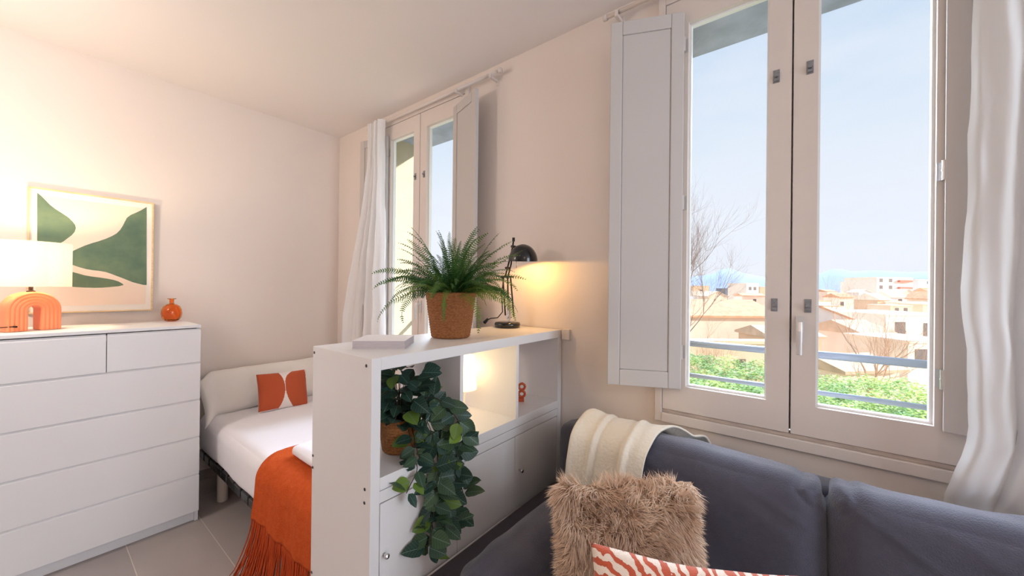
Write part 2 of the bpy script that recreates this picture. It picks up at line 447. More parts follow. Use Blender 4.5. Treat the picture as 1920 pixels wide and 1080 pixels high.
# ------------------------------------------------------------------ chest of drawers
cd = thing('chest_of_drawers', 'white six-drawer chest against the wall under the framed print', 'chest of drawers', (.38, -1.595, 0))
b = MB(); b.box(.142, .60, -1.995, -1.977, 0, 1.215); b.box(.142, .60, -1.213, -1.195, 0, 1.215)
b.box(.142, .150, -1.977, -1.213, .05, 1.215); b.box(.150, .598, -1.977, -1.213, 1.17, 1.200)
b.build('carcass', LAM, cd, bevel=.001)
MB().box(.142, .622, -1.995, -1.195, 1.214, 1.232).build('top_board', LAM, cd, bevel=.0015)
MB().box(.565, .583, -1.977, -1.213, 0, .062).build('plinth', LAM, cd, bevel=.001)
zs = [(.068, .287), (.300, .521), (.534, .755), (.768, .988)]
def drawer(y0, y1, z0, z1):
    d = MB(); d.box(.604, .622, y0, y1, z0, z1)
    fr = d.build('drawer', LAM, cd, bevel=.0012)
    k = MB(); k.box(.20, .604, y0+.03, y1-.03, z0+.03, z1-.05); k.build('drawer_box', LAM, fr)
    # bevelled grip lip along the top edge, set back from the front
    g = MB(); g.prism([(.604, z1), (.604, z1+.0125), (.611, z1+.0125), (.618, z1)], (y0+.001, y1-.001), 0, Matrix(((1, 0, 0, 0), (0, 0, 1, 0), (0, 1, 0, 0), (0, 0, 0, 1))))
    g.build('grip_lip', LAM, fr)
for z0, z1 in zs: drawer(-1.994, -1.196, z0, z1)
drawer(-1.994, -1.6015, 1.001, 1.196); drawer(-1.5985, -1.196, 1.001, 1.196)

# ------------------------------------------------------------------ framed print
pf = thing('framed_print', 'framed abstract print with green shapes on the wall above the drawers', 'picture', (.02, -1.6, 1.30))
def pic(px, py, x): q = hit(px, py, 0, x); return (q.y, q.z)
y0, y1, z0, z1 = -1.872, -1.331, 1.301, 2.050
GOLDW = mat('pale_oak_frame', (238, 208, 160), .45, noise_amt=.25, noise_scale=12, stretch=(1, 1, 6))
fr = MB(); fw = .008
fr.box(.004, .030, y0, y0+fw, z0, z1); fr.box(.004, .030, y1-fw, y1, z0, z1)
fr.box(.004, .030, y0+fw, y1-fw, z0, z0+fw); fr.box(.004, .030, y0+fw, y1-fw, z1-fw, z1)
fr.build('frame', GOLDW, pf, bevel=.0012)
MB().box(.006, .016, y0+fw, y1-fw, z0+fw, z1-fw).build('mount', mat('mount_board', (246, 240, 232), .7), pf)
GA = mat('watercolour_green', (82, 110, 94), .75, col2=(114, 134, 106), noise_scale=9)
PAPER = mat('print_paper', (250, 228, 208), .75, noise_amt=.03, noise_scale=8)
def zp(l): return [pic(a/2.7, 300+b_/2.7, .018) for a, b_ in l]
py0, pz0 = pic(188/2.7, 300+745/2.7, .018)[0], 1.345
pr = MB()
Myz = Matrix(((0, 0, 1, 0), (1, 0, 0, 0), (0, 1, 0, 0), (0, 0, 0, 1)))
ya, yb = zp([(188, 165)])[0][0], zp([(742, 238)])[0][0]
pr.prism([(ya, pz0), (yb, pz0), (yb, 2.006), (ya, 2.006)], (.016, .0175), 0, Myz)
s1 = [(188, 165), (210, 183), (230, 203), (252, 226), (280, 248), (315, 270), (345, 290), (368, 312), (381, 330), (384, 345), (378, 364), (362, 382), (340, 398), (322, 412), (300, 424), (262, 436), (222, 444), (188, 446)]
s2 = [(742, 238), (742, 633), (725, 632), (700, 626), (670, 618), (640, 606), (615, 596), (590, 587), (562, 576), (535, 567), (500, 561), (470, 558), (435, 552), (405, 544), (380, 536), (350, 524), (330, 510), (325, 495), (340, 478), (358, 466), (376, 457), (400, 446), (430, 433), (465, 421), (500, 411), (535, 399), (565, 386), (590, 372), (608, 354), (622, 332), (633, 310), (643, 292), (662, 278), (690, 266), (715, 254)]
s3 = [(280, 545), (320, 556), (360, 565), (395, 574), (430, 584), (465, 590), (505, 595), (545, 601), (575, 607), (600, 615), (620, 626), (626, 633), (600, 639), (560, 643), (520, 646), (480, 647), (430, 646), (380, 643), (330, 638), (290, 632), (250, 615), (240, 590), (255, 560)]
for sh in (s1, s2, s3): pr.prism(zp(sh), (.0175, .0181), 1, Myz)
pr.build('print', [PAPER, GA], pf)

# ------------------------------------------------------------------ arch lamp on the drawers
LX, LY, LZ = .385, -1.856, 1.232
tl = thing('table_lamp', 'glowing table lamp with ribbed peach arch base and white drum shade on the drawers', 'lamp', (LX, LY, LZ))
PEACH = mat('peach_ceramic', (250, 152, 108), .5, spec=.35)
bs = MB(); sec = []
ri, ro, dep = .022, .097, .048; nr = 5
for side in (1, -1):
    rng_ = range(0, nr*8+1)
    for k in (rng_ if side == 1 else reversed(rng_)):
        t = k/(nr*8); rr = ri+(ro-ri)*t
        d = dep*(.80+.20*sqrt(max(0, 1-(2*t-1)**4)))+.0035*abs(sin(pi*nr*t))
        sec.append((rr, side*d))
path = []; leg = .106
for k in range(7): path.append((-1, leg*k/6, None))
for k in range(1, 24): path.append((0, 0, pi-pi*k/24))
for k in range(7): path.append((1, leg*(1-k/6), None))
vs = []
for s_, h, a in path:
    for rr, d in sec:
        if a is None: vs.append((LX+d, LY+s_*rr, LZ+.002+h))
        else: vs.append((LX+d, LY+rr*cos(a), LZ+.002+leg+rr*sin(a)))
n = len(sec); fs = [(i*n+k, i*n+(k+1) % n, (i+1)*n+(k+1) % n, (i+1)*n+k) for i in range(len(path)-1) for k in range(n)]
fs += [tuple(range(n)), tuple(range((len(path)-1)*n, len(path)*n))]
Rb = Matrix.Translation((LX, LY, 0)) @ Matrix.Rotation(radians(19), 4, 'Z') @ Matrix.Translation((-LX, -LY, 0))
bs.add([Rb @ Vector(p) for p in vs], fs); bs.build('base', PEACH, tl, smooth=False)
zt = LZ+leg+ro
MB().lathe([(.016, zt-.004), (.016, zt+.006), (.008, zt+.010), (.008, zt+.03), (.013, zt+.034), (.013, zt+.075)], (LX, LY, 0), 16).build('lamp_holder', BRONZE, tl, smooth=False)
SHADE = bpy.data.materials.new('lamp_shade_linen'); SHADE.use_nodes = True
t_ = SHADE.node_tree; t_.nodes.clear(); o = t_.nodes.new('ShaderNodeOutputMaterial'); d = t_.nodes.new('ShaderNodeBsdfDiffuse'); l = t_.nodes.new('ShaderNodeBsdfTranslucent'); x = t_.nodes.new('ShaderNodeMixShader')
d.inputs[0].default_value = (.88, .87, .84, 1); l.inputs[0].default_value = (.95, .92, .86, 1); x.inputs[0].default_value = .45
t_.links.new(d.outputs[0], x.inputs[1]); t_.links.new(l.outputs[0], x.inputs[2]); t_.links.new(x.outputs[0], o.inputs[0])
SR = .142; sz0, sz1 = zt+.028, zt+.262
m = MB(); m.lathe([(SR, sz0), (SR, sz1), (SR-.003, sz1), (SR-.003, sz0)], (LX, LY, 0), 64, cap=False)
m.add([], [])
shd = m.build('shade', SHADE, tl, smooth=False)
q = MB()
for k in range(3):
    a = k*2*pi/3+.4; q.tube([(LX+.012*cos(a), LY+.012*sin(a), sz0+.012), (LX+(SR-.004)*cos(a), LY+(SR-.004)*sin(a), sz0+.006)], .0018, 6)
q.build('shade_spider', BRONZE, shd)
EMB = mat('warm_bulb', (255, 214, 150), .4, emit=(255, 200, 130), estr=14)
MB().lathe([(.004, 0), (.016, .006), (.028, .028), (.03, .045), (.024, .065), (.006, .078)], (LX, LY, zt+.078), 20).build('bulb', EMB, tl, smooth=True)
add_light('table_lamp_bulb', 'POINT', (LX, LY, zt+.19), 14, (1, .72, .44), shadow_soft_size=.03)
c = MB().tube([(LX+.072, LY-.050, LZ+.028), (LX+.076, LY-.10, LZ+.026), (LX+.03, LY-.15, LZ+.006), (LX-.1, LY-.141, LZ+.004), (LX-.24, LY-.13, LZ+.004)], .0025, 8)
c.tube([(LX+.064, LY-.055, LZ+.028), (LX+.090, LY-.045, LZ+.028)], .0055, 10)
c.build('cord', BRONZE, tl, smooth=True)

# ------------------------------------------------------------------ orange glass bottle
AMB = mat('orange_glass', (255, 172, 76), .05, trans=1, ior=1.45, spec=.5)
V0 = Vector((.20, -1.262, 1.2325))
m = MB(); prof = [(.0, .0), (.024, .0), (.038, .007), (.050, .026), (.0545, .054), (.052, .080), (.042, .102), (.025, .115), (.0135, .120), (.012, .126), (.012, .146), (.014, .149), (.024, .151), (.024, .155), (.010, .155), (.0095, .146), (.0095, .125), (.022, .1125), (.039, .100), (.049, .079), (.0515, .054), (.047, .028), (.036, .011), (.0, .004)]
n_ = 48; vs = []
for j, (r_, z) in enumerate(prof):
    for k in range(n_):
        a = 2*pi*k/n_; rr = r_
        if 2 <= j <= 7: rr += .0012*(1 if (k//2+int(z*90)) % 2 else -.4)
        vs.append(V0+Vector((rr*cos(a), rr*sin(a), z)))
fs = [(i*n_+k, i*n_+(k+1) % n_, (i+1)*n_+(k+1) % n_, (i+1)*n_+k) for i in range(len(prof)-1) for k in range(n_)]
m.add(vs, fs)
tag(m.build('bottle_vase', AMB, smooth=True), 'small round orange glass bottle with flared lip on the right end of the drawers', 'vase')

# ------------------------------------------------------------------ shelf divider
SX0, SX1, SY0, SY1, ST = 2.130, 2.532, -1.190, -.010, 1.252
dv = thing('shelf_divider', 'white waist-high shelf unit with cupboard doors standing between bed and sofa', 'shelf unit', (2.33, -.6, 0))
b = MB(); b.box(SX0, SX1, SY0, SY0+.034, 0, ST); sp_ = b.build('side_panel', LAMD, dv, bevel=.0015)
for x, z in ((2.141, 1.228), (2.501, 1.226), (2.139, .835), (2.139, .79), (2.500, .827), (2.499, .783), (2.14, .39), (2.50, .38)):
    MB().tube([(x, SY0-.0012, z), (x, SY0+.002, z)], .0052, 12).build('screw', SCREW, sp_)
MB().box(SX0, SX1, SY1-.036, SY1, 0, ST).build('side_panel', LAMD, dv, bevel=.0015)
MB().box(SX0, SX1, SY0+.034, SY1-.036, ST-.042, ST).build('top_board', LAMD, dv, bevel=.0015)
MB().box(SX0, SX1, SY0+.034, SY1-.036, .818, .860).build('shelf', LAMD, dv, bevel=.0015)
MB().box(SX0+.02, SX1-.002, SY0+.034, SY1-.036, .776, .815).build('rail', LAMD, dv, bevel=.0015)
for y in (-.800, -.428): 
    MB().box(SX0, SX1, y, y+.018, .860, ST-.042).build('partition', LAMD, dv, bevel=.001)
MB().box(SX0, SX0+.016, SY0+.034, SY1-.036, .06, .776).build('back_panel', LAMD, dv)
MB().box(SX0+.016, SX1-.03, SY0+.034, SY1-.036, .06, .078).build('bottom_shelf', LAMD, dv)
MB().box(SX0+.016, SX1-.03, SY0+.034, SY1-.036, 0, .06).build('plinth', LAMD, dv)
dz0, dz1 = .066, .772
for (a, c_, kn) in ((SY0+.037, -.806, -1.137), (-.803, -.432, None), (-.429, SY1-.039, -.395)):
    d_ = MB().box(SX1-.020, SX1-.002, a, c_, dz0, dz1).build('door', LAMD, dv, bevel=.0015)
    MB().box(SX1-.024, SX1-.021, a-.002, a+.004, dz0, dz1).build('shadow_gap', DARK, d_)
    if kn is not None:
        MB().lathe([(.005, 0), (.005, .008), (.0085, .014), (.0095, .019), (.007, .022), (.0, .0225)], (SX1-.002, kn, .603), 16, M=Matrix.Rotation(pi/2, 4, 'Y')).build('knob', CHROME, d_, smooth=True)
# wall block beside the divider
tag(MB().box(2.538, 2.586, -.022, 0, 1.197, 1.257).build('cable_trunking', WOODW, bevel=.003), 'small white box fixed to the wall at the divider\'s end', 'wall fitting')

# magazine / book on the divider
bk = thing('book', 'white softcover book lying on the near end of the shelf unit', 'book', (2.30, -.98, ST))
Mb = Matrix.Translation((2.318, -1.002, ST+.0005)) @ Matrix.Rotation(radians(42), 4, 'Z')
MB().box(-.094, .094, -.088, .088, .0012, .0290, 0, Mb).build('pages', mat('page_edges', (206, 196, 198), .8, noise_amt=.2, noise_scale=30, stretch=(1, 1, 40)), bk)
m = MB(); m.box(-.096, .096, -.090, .090, 0, .0012, 0, Mb); m.box(-.096, .096, -.090, .090, .0290, .0302, 0, Mb); m.box(-.096, .096, .089, .090, 0, .0302, 0, Mb)
m.build('cover', mat('book_cover', (236, 228, 228), .45), bk)

# small lamp in the middle compartment
lx, ly = 2.255, -.498
ml = thing('shelf_lamp', 'small lit lamp with tapered white shade inside the middle compartment of the shelf unit', 'lamp', (lx, ly, .86))
MB().lathe([(.028, 0), (.028, .006), (.010, .010), (.006, .02), (.006, .14)], (lx, ly, .8605), 24).build('base', mat('cream_lamp_base', (232, 222, 204), .4), ml, smooth=False)
MB().lathe([(.0, .112), (.062, .108), (.050, .278), (.0, .274)], (lx, ly, .8605), 40, cap=False).build('shade', SHADE, ml, smooth=False)
MB().lathe([(.003, 0), (.014, .008), (.018, .025), (.012, .042), (.003, .05)], (lx, ly, .99), 14).build('bulb', EMB, ml, smooth=True)
add_light('compartment_fill', 'POINT', (2.36, -.765, 1.185), 1.0, (1, .76, .38), shadow_soft_size=.012)  # added unseen light that evens out the glow on the middle partition
add_light('shelf_lamp_bulb', 'POINT', (lx, ly, 1.075), .6, (1, .80, .50), shadow_soft_size=.02)

# figurine
fg = thing('figurine', 'small rust orange figurine of two stacked rings in the right compartment', 'figurine', (2.385, -.19, .86))
RUST = mat('rust_ceramic', (196, 84, 44), .5)
F0 = Vector((2.39, -.19, .8605)); e1 = Vector((.79, .61, 0))
m = MB(); Mf = Matrix.Translation(F0) @ Matrix.Rotation(radians(38), 4, 'Z')
m.box(-.030, -.024, -.008, .008, 0, .112, 0, Mf)
m.box(-.030, .012, -.012, .012, 0, .020, 0, Mf); m.build('stand', RUST, fg, bevel=.002)
for zc in (.041, .081):
    ring = MB(); pts = [F0+e1*(.0+.0165*cos(a))+Vector((0, 0, zc+.0165*sin(a))) for a in [2*pi*k/24 for k in range(25)]]
    ring.tube(pts, .0068, 10, cap=False); ring.build('ring', RUST, fg, smooth=True)

# ------------------------------------------------------------------ desk lamp
dl = thing('desk_lamp', 'black architect desk lamp on the far end of the shelf unit by the wall', 'lamp', (2.235, -.13, ST))
B = Vector((2.235, -.13, ST+.0005))
MB().lathe([(.0, 0), (.066, 0), (.074, .004), (.076, .020), (.072, .030), (.05, .034), (.0, .035)], B, 40).build('base', BLACK, dl, smooth=True)
m = MB(); m.tube([B+Vector((.01, 0, .03)), B+Vector((.01, 0, .075))], .0055, 10)
m.tube([B+Vector((.01, -.02, .062)), B+Vector((.01, .02, .062))], .009, 10); m.tube([B+Vector((.01, 0, .045)), B+Vector((.012, 0, .10))], .011, 10)
m.build('swivel', CHROME, dl, smooth=False)
E1 = B+Vector((-.014, .0, .298)); 
for nm, a, c_ in (('arm_rod', Vector((-.006, -.012, .070)), Vector((-.030, -.010, .298))), ('arm_rod', Vector((.040, .010, .062)), Vector((.012, .010, .298))), ('arm_rod', Vector((-.004, .013, .070)), Vector((-.012, .013, .298)))):
    MB().tube([B+a, B+c_], .0046, 8).build(nm, BLACKM, dl)
def coil(p, q_, r, turns, wr):
    p = Vector(p); q_ = Vector(q_); d_ = (q_-p).normalized(); a = d_.orthogonal().normalized(); b_ = d_.cross(a); N = int(turns*9)
    return MB().tube([p+(q_-p)*(k/N)+(a*cos(2*pi*turns*k/N)+b_*sin(2*pi*turns*k/N))*r for k in range(N+1)], wr, 5)
for yy in (-.006, .006):
    coil(B+Vector((.018, yy, .075)), B+Vector((.006, yy, .165)), .0042, 22, .0012).build('spring', STEEL, dl)
m = MB(); m.box(B.x-.046, B.x+.034, B.y-.017, B.y+.017, B.z+.292, B.z+.300); m.build('elbow_plate', BLACKM, dl, bevel=.002)
T1 = B+Vector((.052, -.012, .465))
m = MB(); m.tube([B+Vector((-.014, -.008, .296)), B+Vector((.010, -.012, .36)), B+Vector((.030, -.014, .42)), B+Vector((.046, -.014, .475)), B+Vector((.050, -.014, .512))], .0048, 8)
m.tube([B+Vector((-.006, .008, .296)), B+Vector((.020, .004, .37)), B+Vector((.030, -.004, .40))], .0046, 8)
m.tube([B+Vector((.003, -.024, .348)), B+Vector((.003, .012, .348))], .007, 8)
m.tube([B+Vector((.05, -.030, .47)), B+Vector((.05, .004, .47))], .008, 8); m.tube([B+Vector((.050, -.014, .50)), B+Vector((.050, -.014, .522))], .008, 10)
m.build('upper_arm', BLACKM, dl, smooth=False)
HC = Vector((2.362, -.155, 1.636))
prof = [(.082*cos(a), .094*sin(a)) for a in [pi/2*k/14 for k in range(14)]]+[(.012, .093), (.0, .0935)]
pin = [(r_-.002 if r_ > .004 else 0, z-.002) for r_, z in prof[::-1]]
TILT = Matrix.Rotation(radians(6), 4, Vector((.79, .61, 0)))
MB().lathe(prof+pin[:-1]+[(.080, 0)], HC, 44, M=TILT, cap=False).build('shade', BLACK, dl, smooth=True)
MB().lathe([(.004, .004), (.014, .010), (.021, .024), (.021, .040), (.012, .054), (.012, .08)], HC, 18).build('bulb', EMB, dl, smooth=True)
add_light('desk_lamp_bulb', 'SPOT', HC+Vector((0, 0, -.006)), 3.8, (1, .53, .13), target=HC+Vector((.10, .12, -1)), spot_size=radians(172), spot_blend=.12, shadow_soft_size=.012)
m = MB(); m.tube([B+Vector((-.02, -.012, .30)), B+Vector((-.03, -.02, .20)), B+Vector((-.026, -.014, .09)), B+Vector((-.05, -.03, .055)), B+Vector((-.09, -.045, .050)), B+Vector((-.115, -.05, .038))], .003, 8)
m.tube([B+Vector((-.108, -.05, .046)), B+Vector((-.132, -.055, .022))], [.007, .011], 10)
m.tube([HC+Vector((-.03, -.02, -.002)), HC+Vector((-.03, -.02, -.04))], .0014, 6)
m.build('cord', BLACKM, dl, smooth=True)

# ------------------------------------------------------------------ soft shapes
def soft_box(c, half, r, res=14, bulge=(0, 0, 0), nz=0, nsc=4, Mx=None, seed=0, fn=None):
    """rounded, slightly bulging upholstered block"""
    c = Vector(c); vs = {}; V = []; F = []
    def vid(p):
        k = (round(p[0], 4), round(p[1], 4), round(p[2], 4))
        if k in vs: return vs[k]
        q = Vector((p[0]*half[0], p[1]*half[1], p[2]*half[2]))
        inn = Vector([max(-(half[i]-r), min(half[i]-r, q[i])) for i in range(3)])
        d = q-inn; nn = d.normalized() if d.length > 1e-9 else Vector((0, 0, 0))
        pos = inn+nn*r
        for i in range(3):
            j, k2 = (i+1) % 3, (i+2) % 3
            pos[i] += bulge[i]*p[i]*(1-p[j]**2)*(1-p[k2]**2)
        if nz:
            f = noise.noise_vector((pos+Vector((seed, seed*2, 0)))*nsc); pos += (nn if nn.length > 0 else Vector((0, 0, 1)))*nz*f.x
            f2 = noise.noise_vector((pos+Vector((seed, seed*3, 5)))*nsc*2.7); pos += nn*nz*.35*f2.x
        if fn: pos = fn(pos, p, nn)
        pos = (Mx @ pos) if Mx else pos
        vs[k] = len(V); V.append(c+pos); return vs[k]
    # denser sampling near the rounded rims
    def s_(i): 
        t = -1+2*i/res; return t
    for ax in range(3):
        a, b = (ax+1) % 3, (ax+2) % 3
        for sg in (-1, 1):
            for i in range(res):
                for j in range(res):
                    ids = []
                    for (ii, jj) in ((i, j), (i+1, j), (i+1, j+1), (i, j+1)):
                        p = [0, 0, 0]; p[ax] = sg
                        p[a] = sin(s_(ii)*pi/2)*.35+s_(ii)*.65; p[b] = sin(s_(jj)*pi/2)*.35+s_(jj)*.65
                        ids.append(vid(p))
                    F.append(ids if sg > 0 else ids[::-1])
    m = MB(); m.add(V, F); return m
def pillow_mb(w, h, t, Mx, nu=40, nv=40, pinch=.06, nz=.006, seed=0, pw=.42, matfn=None, post=None):
    m = MB(); V = []; F = []; MI = []
    idx = {}
    def P(i, j, sd):
        u = -1+2*i/nu; v = -1+2*j/nv
        if abs(u) == 1 or abs(v) == 1: sd2 = 0
        else: sd2 = sd
        k = (i, j, sd2)
        if k in idx: return idx[k]
        x = u*w/2*(1-pinch*(1-v*v)*abs(u)**3); y = v*h/2*(1-pinch*(1-u*u)*abs(v)**3)
        th = t/2*(max(0, (1-u**2))*max(0, (1-v**2)))**pw
        f = noise.noise_vector(Vector((x*7+seed, y*7, sd*3+seed)))
        g = noise.noise_vector(Vector((x*17+seed, y*17, sd*3+seed)))
        z = sd2*(th+nz*f.x*(.3+th/t*1.4)+nz*.4*g.x*(.3+th/t))
        x += nz*.8*f.y; y += nz*.8*f.z
        p = Vector((x, y, z))
        if post: p = post(p, u, v)
        idx[k] = len(V); V.append(Mx @ p); return idx[k]
    for sd in (1, -1):
        for j in range(nv):
            for i in range(nu):
                f = [P(i, j, sd), P(i+1, j, sd), P(i+1, j+1, sd), P(i, j+1, sd)]
                F.append(f if sd > 0 else f[::-1])
                MI.append(matfn((i+.5)/nu, (j+.5)/nv, sd) if matfn else 0)
    m.v = V; m.f = F; m.m = MI; return m
def frame_m(center, e1, up, nrm):
    Mx = Matrix.Identity(4)
    for i in range(3): Mx[i][0] = e1[i]; Mx[i][1] = up[i]; Mx[i][2] = nrm[i]; Mx[i][3] = center[i]
    return Mx

# ------------------------------------------------------------------ bed
WHITEC = mat('white_cotton', (238, 236, 242), .85, spec=.15, bump=.25, bump_scale=9, sheen=.2)
PILLC = mat('ivory_cotton', (240, 236, 232), .85, spec=.15, bump=.3, bump_scale=8, sheen=.2)
bd = thing('bed_frame', 'black slatted metal bed base on pale round legs under the white mattress', 'bed', (1.08, -.58, 0))
m = MB(); m.box(.12, 2.06, -1.085, -1.050, .222, .262); m.box(.12, 2.06, -.125, -.09, .222, .262); m.box(.12, .155, -1.05, -.125, .222, .262); m.box(2.025, 2.06, -1.05, -.125, .222, .262)
m.build('frame', BLACKM, bd, bevel=.004)
for (x, y) in ((.462, -1.032), (.462, -.15), (1.75, -1.032), (1.75, -.15)):
    MB().lathe([(.028, 0), (.031, .004), (.031, .222)], (x, y, 0), 24).build('leg', mat('pale_leg', (214, 204, 196), .4) if (x, y) == (.462, -1.032) else bpy.data.materials['pale_leg'], bd, smooth=False)
SLAT = mat('slat', (52, 54, 62), .4, noise_amt=.3, noise_scale=12)
for k in range(15):
    x = .19+k*.1255
    s1_ = MB().box(x-.032, x+.032, -1.084, -.09, .262, .272).build('slat', SLAT, bd, bevel=.002)
    MB().box(x-.056, x+.056, -1.089, -1.050, .228, .281).build('slat_holder', BLACK, s1_, bevel=.006)
def mfn(pos, p, nn):
    # bottom hem of the sheet sags unevenly on the sides
    if p[2] < .2: pos.z -= .012*(1+noise.noise(Vector((pos.x*4, pos.y*4, 0))))*(.2-p[2])
    return pos
mt = soft_box((1.075, -.602, .412), (.975, .490, .136), .07, 44, (0, .012, .016), .006, 5, fn=mfn).build('mattress', WHITEC, smooth=True)
tag(mt, 'white-sheeted mattress on the black slatted bed base', 'mattress')
# long pillow leaning on the wall
up = Vector((-.62, 0, .785)).normalized(); e1 = Vector((0, 1, 0)); nn = e1.cross(up)*1
Mx = frame_m(Vector((.185, -.60, .685)), e1, up, e1.cross(up))
def droop(p, u, v):
    k = sstep(-.80, -1.0, u)
    p.y -= .085*k*(1-.0*v); p.z += .02*k
    return p
pl = pillow_mb(1.02, .36, .17, Mx, 90, 34, .02, .010, 3, .34, post=droop).build('pillow', PILLC, smooth=True)
tag(pl, 'long white pillow leaning against the wall at the head of the bed', 'pillow')
# orange and white cushion
ORC = mat('burnt_orange_print', (190, 84, 46), .8, bump=.2, bump_scale=200, sheen=.2)
CWH = mat('cushion_white', (240, 232, 230), .85, bump=.2, bump_scale=200)
def cmf(u, v, sd):
    if sd < 0: return 1
    a = u < .50-.48*(v-.55)**2-(.0 if v < .985 else 1)
    b = u > .508+(.20*((v-.55)/.45)**4 if v > .55 else .5*(v-.55)**2) and u < .985-.10*(max(0, abs(v-.45)-.2))**1.2*1.2
    return 0 if (a and v > .02) or (b and .015 < v < .985) else 1
e1c = Vector((.08, .99, -.03)).normalized(); upc = Vector((-.34, .06, .93)).normalized(); upc = (upc-e1c*upc.dot(e1c)).normalized()
Mc = frame_m(Vector((.470, -.660, .686)), e1c, upc, e1c.cross(upc))
cs = pillow_mb(.345, .285, .10, Mc, 110, 80, .05, .004, 9, .45, cmf).build('scatter_cushion', [ORC, CWH], smooth=True)
tag(cs, 'small white cushion with two burnt orange rounded shapes leaning on the bed pillow', 'cushion')

# orange throw with fringe over the foot of the bed
THR = mat('orange_knit_throw', (202, 92, 48), .95, spec=.05, bump=.5, bump_scale=140, col2=(190, 82, 40), noise_scale=40)
FRN = mat('orange_fringe', (188, 80, 44), .95, spec=.05)
th = thing('throw_blanket', 'burnt orange fringed throw hanging over the side of the bed', 'throw', (1.65, -.8, .56))
def throw_edge(x):   # y, z along the path s in [0,1]; returns point and used by fringe
    pass
def thr(u, v):
    # v: 0 far side on top -> .62 bed edge -> 1 hem
    if v < .55:
        t = v/.55; y = -.30-(1.015-.30)*t; z = .572
    elif v < .70:
        t = (v-.55)/.15*pi/2; y = -1.015-.10*sin(t); z = .572-.085*(1-cos(t))
    else:
        t = (v-.70)/.30; y = -1.115-.012*t; z = .487-(.487-.30)*t
    side = sstep(.5, .75, v)
    xl = 1.335+.075*side-.02*sstep(.8, 1, v); xr = 2.06
    x = xl+(xr-xl)*u
    fold = sin(u*17+1.1)+.5*sin(u*41+2)
    y -= .011*side*(fold*.5+.6)+.012*side
    z += .004*(1-side)*fbm((x*6, y*6, 1))+.006*(1-side)*exp(-(u/.05)**2)
    z += .02*side*(u-.5)*sstep(.8, 1, v)
    if u < .04: z -= .006*(1-side)
    return Vector((x, y, z))
MB().grid(thr, 70, 60).build('cloth', THR, th, smooth=True, solid=.008)
fb = MB(); rnd = random.Random(4)
for k in range(190):
    u = rnd.random(); p = thr(u, 1.0)
    u2 = u; L_ = .30+rnd.uniform(-.02, .01)
    out = .018+.045*(1-u)**3+rnd.uniform(0, .018); dx = -.085*(1-u)**5+rnd.uniform(-.02, .02)
    ph = rnd.uniform(0, 6); pts = []
    for j in range(8):
        t = j/7; z = p.z-L_*t
        pts.append((p.x+dx*t**1.8+.004*sin(ph+t*7), p.y+.004-out*t**1.4-.003*sin(ph*2+t*5), max(z, .006+.004*rnd.random())))
    fb.tube(pts, [.0036, .0034, .0032, .003, .003, .0028, .0026, .002], 5)
o = fb.build('fringe', FRN, th, smooth=True); o['kind'] = 'stuff'
tw = soft_box((1.66, -.86, .607), (.20, .14, .028), .027, 12, (0, .006, .008), .003, 9).build('folded_towel', WHITEC, smooth=True)
tag(tw, 'folded white towel on the orange throw, partly behind the shelf unit', 'towel')

# ------------------------------------------------------------------ sofa
GREY = mat('grey_sofa_fabric', (84, 84, 98), .9, spec=.15, noise_amt=.10, noise_scale=50, bump=.35, bump_scale=260, sheen=.35)
TAUPE = mat('grey_sofa_side', (92, 86, 92), .85, spec=.15, noise_amt=.06, noise_scale=40, bump=.3, bump_scale=260)
sf = thing('sofa', 'grey fabric sofa under the large window with two back cushions', 'sofa', (3.7, -.5, 0))
soft_box((3.72, -.52, .175), (1.04, .44, .115), .03, 12).build('base', GREY, sf, smooth=True)
for x in (2.78, 4.66):
    for y in (-.90, -.14): MB().lathe([(.02, 0), (.025, .07)], (x, y, 0), 16).build('leg', BLACK, sf)
soft_box((3.70, -.155, .46), (1.055, .085, .355), .05, 26, (0, .01, .01), .004, 5).build('back', GREY, sf, smooth=True)
def arm_fn(pos, p, nn):
    # slumped soft arm: creases near the front end, outer face sloping
    cr = .0045*sin((pos.y*1.0+pos.z*1.4)*34+2.2*noise.noise(pos*5))*exp(-((pos.y+.34)/.16)**2)
    pos += nn*cr
    if p[2] > 0: pos.x -= .0*p[2]
    pos.x += .035*(1-p[2])*(-1 if p[0] < 0 else 0)
    return pos
soft_box((2.825, -.545, .335), (.105, .465, .262), .085, 34, (.012, .01, .012), .006, 4, fn=arm_fn, seed=2).build('arm', GREY, sf, smooth=True)
soft_box((4.66, -.53, .32), (.10, .46, .24), .07, 16, (.01, .01, .01), .006, 5).build('arm', GREY, sf, smooth=True)
ab = MB().box(2.546, 2.76, -1.02, -.075, .05, .436).build('arm_base', TAUPE, sf, bevel=.006)
MB().tube([(2.5475, -1.02, .437), (2.5475, -.40, .437)], .0035, 8).build('piping', mat('pale_piping', (214, 206, 206), .6), ab, smooth=True)
for k, x in enumerate((3.275, 4.065)):
    soft_box((x, -.66, .36), (.393, .31, .085), .05, 16, (0, .01, .02), .006, 5, seed=k+3).build('seat_cushion', GREY, sf, smooth=True)
def ear(pos, p, nn):
    # pinched piping ears and puckers at the top corners of a cushion
    for sx in (-1, 1):
        d = sqrt(((p[0]-sx)*.40)**2+((p[2]-1)*.24)**2)
        pk = exp(-(d/.055)**2)
        pos.y += .008*sin(95*d+1)*exp(-(d/.07)**2)
        pos.z += .012*pk-.009*exp(-((d-.055)/.016)**2); pos.x += sx*.008*pk-sx*.006*exp(-((d-.05)/.02)**2)
    pos.z += .005*noise.noise(Vector((pos.x*9, pos.y*9, 3)))
    wr = noise.noise(Vector((pos.x*5+pos.z*9, pos.z*4, 7)))
    pos.y -= .006*max(0, 1-abs(wr)*6)*exp(-((p[2]-.55)/.35)**2)*(1 if pos.y < 0 else 0)
    return pos
